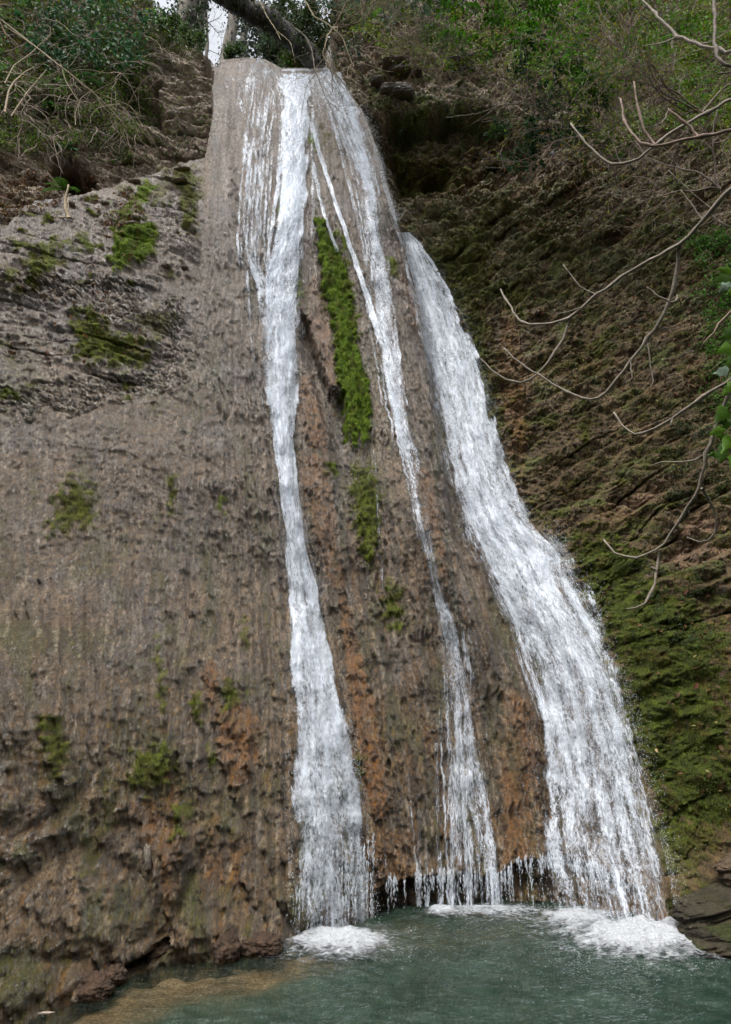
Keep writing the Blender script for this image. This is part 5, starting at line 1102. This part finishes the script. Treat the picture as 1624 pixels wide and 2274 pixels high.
ivy_cluster([(1635, 735, .10, 3.5, G2), (1630, 770, .09, 3.3, G1), (1640, 795, .09, 3.6, G2), (1622, 822, .085, 3.2, G3), (1638, 850, .09, 3.7, G1), (1640, 765, .10, 3.1, G2)], 'glossy ivy leaves at the right edge with one pale leaf')
ivy_cluster([(1618, 905, .10, 3.8, G2), (1610, 955, .085, 3.3, G1), (1628, 970, .09, 3.9, G1), (1615, 990, .09, 4.1, G2), (1630, 940, .08, 3.0, G2), (1600, 1008, .06, 3.1, G2), (1632, 1010, .08, 4.3, G1), (1620, 975, .07, 2.7, G1)], 'bright green ivy leaves clustered beside the hanging grey branch')
bare_branch([[(1645, 560), (1634, 700), (1640, 850), (1625, 930), (1636, 1040)]], 'thin ivy vine climbing along the right edge', [(.005, .003)], [[2.7, 2.7]], (.12, .10, .06), name='ivy_vine')

# --- rocks
def rock(u, v, w_, h_, dp, col, label, rot=0.0, emb=.35, name='rock', group=None, mossy=0.0, Yv=None, sq=0.0):
    p = hit(np.array([float(u)]), np.array([float(v)]))[0][0] if Yv is None else at(u, v, Yv)
    th = np.linspace(0, np.pi, 61); ph = np.linspace(0, 2 * np.pi, 101)[:-1]; T_, F_ = np.meshgrid(th, ph, indexing='ij')
    def se(x, e): return np.sign(x) * np.abs(x) ** e
    e = 1 - sq; x = se(np.sin(T_), e) * se(np.cos(F_), e); y = se(np.sin(T_), e) * se(np.sin(F_), e); z = se(np.cos(T_), e)
    n_ = 1 + .16 * noise(x * 1.8 + u, z * 1.8 + y + v, 601) + .10 * fbm(x * 4 + y * 3 + u, z * 5 + y * 2 + v, 5, 602, .6); sx = u * 3.7
    x, y, z = x * w_ / 2 * n_, y * dp / 2 * n_, z * h_ / 2 * n_; c_, s_ = math.cos(rot), math.sin(rot); x, z = x * c_ - z * s_, x * s_ + z * c_
    V_ = np.stack([x, y, z], -1).reshape(-1, 3); i = np.arange(60)[:, None] * 100; j = np.arange(100)[None]; k = (j + 1) % 100; F = np.stack([i + j, i + k, i + 100 + k, i + 100 + j], -1).reshape(-1, 4)
    cc = np.clip(np.array(col)[None] * (1 + .35 * fbm(V_[:, 0] * 9 + u, V_[:, 2] * 14, 3, 603))[:, None], .01, .8); ms = sst(.0, .5, fbm(V_[:, 0] * 5 + v, V_[:, 2] * 5, 3, 604) + V_[:, 2] / h_) * mossy
    cc = cc + (np.array([.045, .06, .012]) - cc) * ms[:, None]
    o = mesh_obj(name, V_, F, M_rock, attrs={'Col': cc, 'moss': ms, 'wet': np.full(len(V_), .25)}); o.location = (p[0], p[1] - dp * (.5 - emb), p[2]); set_props(o, label, 'rock', group); return o
GR = (.13, .105, .085)
rock(880, 212, .85, .30, .5, (.14, .12, .10), 'long grey boulder lying beside the upper right end of the falls', -.06, sq=.3)
rock(838, 188, .35, .16, .4, GR, 'mossy block at the lip end above the long grey boulder', .1, mossy=.8, sq=.3)
rock(900, 170, .9, .14, .5, (.11, .085, .07), 'flat dark slab above the long grey boulder', .03, sq=.45)
rock(880, 150, .7, .10, .5, (.15, .115, .095), 'thin tilted slab in the ledge under the green shrub', .12, sq=.5)
rock(945, 140, .45, .08, .4, (.20, .14, .10), 'small tan slab resting on the ledge', -.08, sq=.5)
rock(1020, 152, .9, .10, .6, (.12, .10, .08), 'long thin slab forming the roof of the overhang', .22, sq=.5)
rock(1075, 133, .5, .07, .35, (.22, .18, .16), 'pale grey slab on top of the overhang', .2, sq=.5)
rock(890, 293, .12, .14, .12, (.11, .12, .10), 'small square stone under the long grey boulder', 0, sq=.5)
rock(1230, 345, .22, .17, .15, (.12, .12, .13), 'blue grey stone below the dark bush', .2)
rock(1118, 360, .10, .12, .1, (.25, .21, .17), 'small pale upright stone on the slope', .1)
PEB = [(232, 452, .16, .10, 'pale triangular stone in the moss of the ledge'), (300, 405, .2, .04, 'thin whitish stone at the top of the ledge'), (405, 378, .30, .03, 'white crusted stone strip at the top of the mossy steps'), (398, 402, .26, .04, 'white crusted stone below the top one on the mossy steps'),
       (300, 485, .2, .09, 'flat pinkish stone leaning under the ledge moss'), (290, 500, .22, .06, 'long pale stone slanting below the pinkish one'), (265, 375 + 25, .1, .05, 'small whitish pebble at the upper ledge'), (160, 425 + 30, .1, .06, 'small pale pebble near the broken stump'),
       (370, 592, .13, .06, 'pale rounded knob at the foot of the mossy steps'), (410, 597, .12, .05, 'second pale knob right beside the rounded one'), (160, 655, .14, .10, 'pale brown wedge stone above the brick like strata'), (330, 1905, .05, .22, 'pale upright stone sliver low on the wall')]
for u, v, w_, h_, lab in PEB: rock(u, v, w_, h_, .12, (.34, .29, .23), lab, .15, name='stone', group='pale stones on the grey wall', sq=.25)
rock(1650, 1995, 1.25, .26, .8, (.06, .05, .028), 'dark boulder with a wet sloping top beside the foot of the widest fall', .32, mossy=.5, sq=.3, emb=.5)
rock(1670, 2075, 1.3, .36, .9, (.055, .045, .026), 'dark mossy boulder standing in the water near the corner', .25, mossy=.7, sq=.3, emb=.5)
rock(1690, 1910, .8, .2, .5, (.13, .09, .055), 'tan streaked rock rib above the dark boulder', .35, mossy=.2, sq=.4, emb=.5)
for (u, v, w_, h_, lab) in [(505, 2108, .22, .26, 'reddish brown wet stone at the waterline under the wall'), (575, 2098, .40, .18, 'wet brown stone at the waterline nearest the tall fall'), (345, 2110, .3, .22, 'dark wet stone in the crevice at the waterline'), (205, 2195, .3, .2, 'rounded wet stone at the shore near the left edge'), (250, 2165, .22, .16, 'small wet stone at the shore beside the rounded one')]:
    rock(u, v, w_, h_, .3, (.085, .052, .032), lab, rng.normal() * .2, name='stone', group='wet stones at the waterline', emb=.45)
# --- broken stump, stick in the water
def sticks(strokes, Yoff, radii, label, name, cat, col):
    root = None
    for i, stk in enumerate(strokes):
        ys = [yat(stk[0][0], stk[0][1], Yoff)] * 2; P = path(stk, ys, 12)
        if root is None: root = empty(name, P[0]); set_props(root, label, cat)
        acc = Acc(); acc.tube(P + rng.normal(0, .004, P.shape), np.linspace(*radii[i], len(P)), 6, col, knobs=.3); part(acc, 'stem' if i == 0 else 'side_twig', M_bark, root)
sticks([[(237, 470 - 0), (228, 420), (226, 385), (235, 362), (237, 325)][::1] and [(158, 495 - 50), (152, 430), (150, 418), (152, 412)], [(152, 470), (148, 440), (150, 420), (157, 405)]], .15, [(.02, .012), (.02, .01)], 'broken forked stump standing on the leaf covered ledge', 'broken_stump', 'stump', (.30, .23, .14)) if False else None
E6 = lambda q: [(x * .2801, 357.4 + y * .2801) for x, y in q]
sticks([E6([(545, 450), (522, 380), (515, 300), (535, 240), (545, 190)]), E6([(515, 300), (490, 290), (460, 295)]), E6([(548, 445), (540, 370), (542, 300)])], .12, [(.028, .012), (.010, .006), (.014, .008)], 'pale broken forked stump standing on the leaf covered ledge', 'broken_stump', 'stump', (.34, .26, .16))
sticks([E6([(530, 450), (440, 445), (340, 455), (260, 470)]), E6([(430, 445), (460, 420), (485, 405)])], .12, [(.014, .008), (.010, .006)], 'pale crooked stick lying left of the broken stump', 'stick', 'stick', (.33, .27, .18))
P = np.stack([*ground(np.array([82., 95., 108., 120.]), np.array([2266., 2263.5, 2263., 2262.])), np.full(4, .035)], 1); acc = Acc(); acc.tube(P, [.008, .010, .009, .005], 6, (.36, .30, .24)); o = acc.build('floating_stick', M_bark); set_props(o, 'short whitish stick floating at the shore in the lower corner', 'stick')
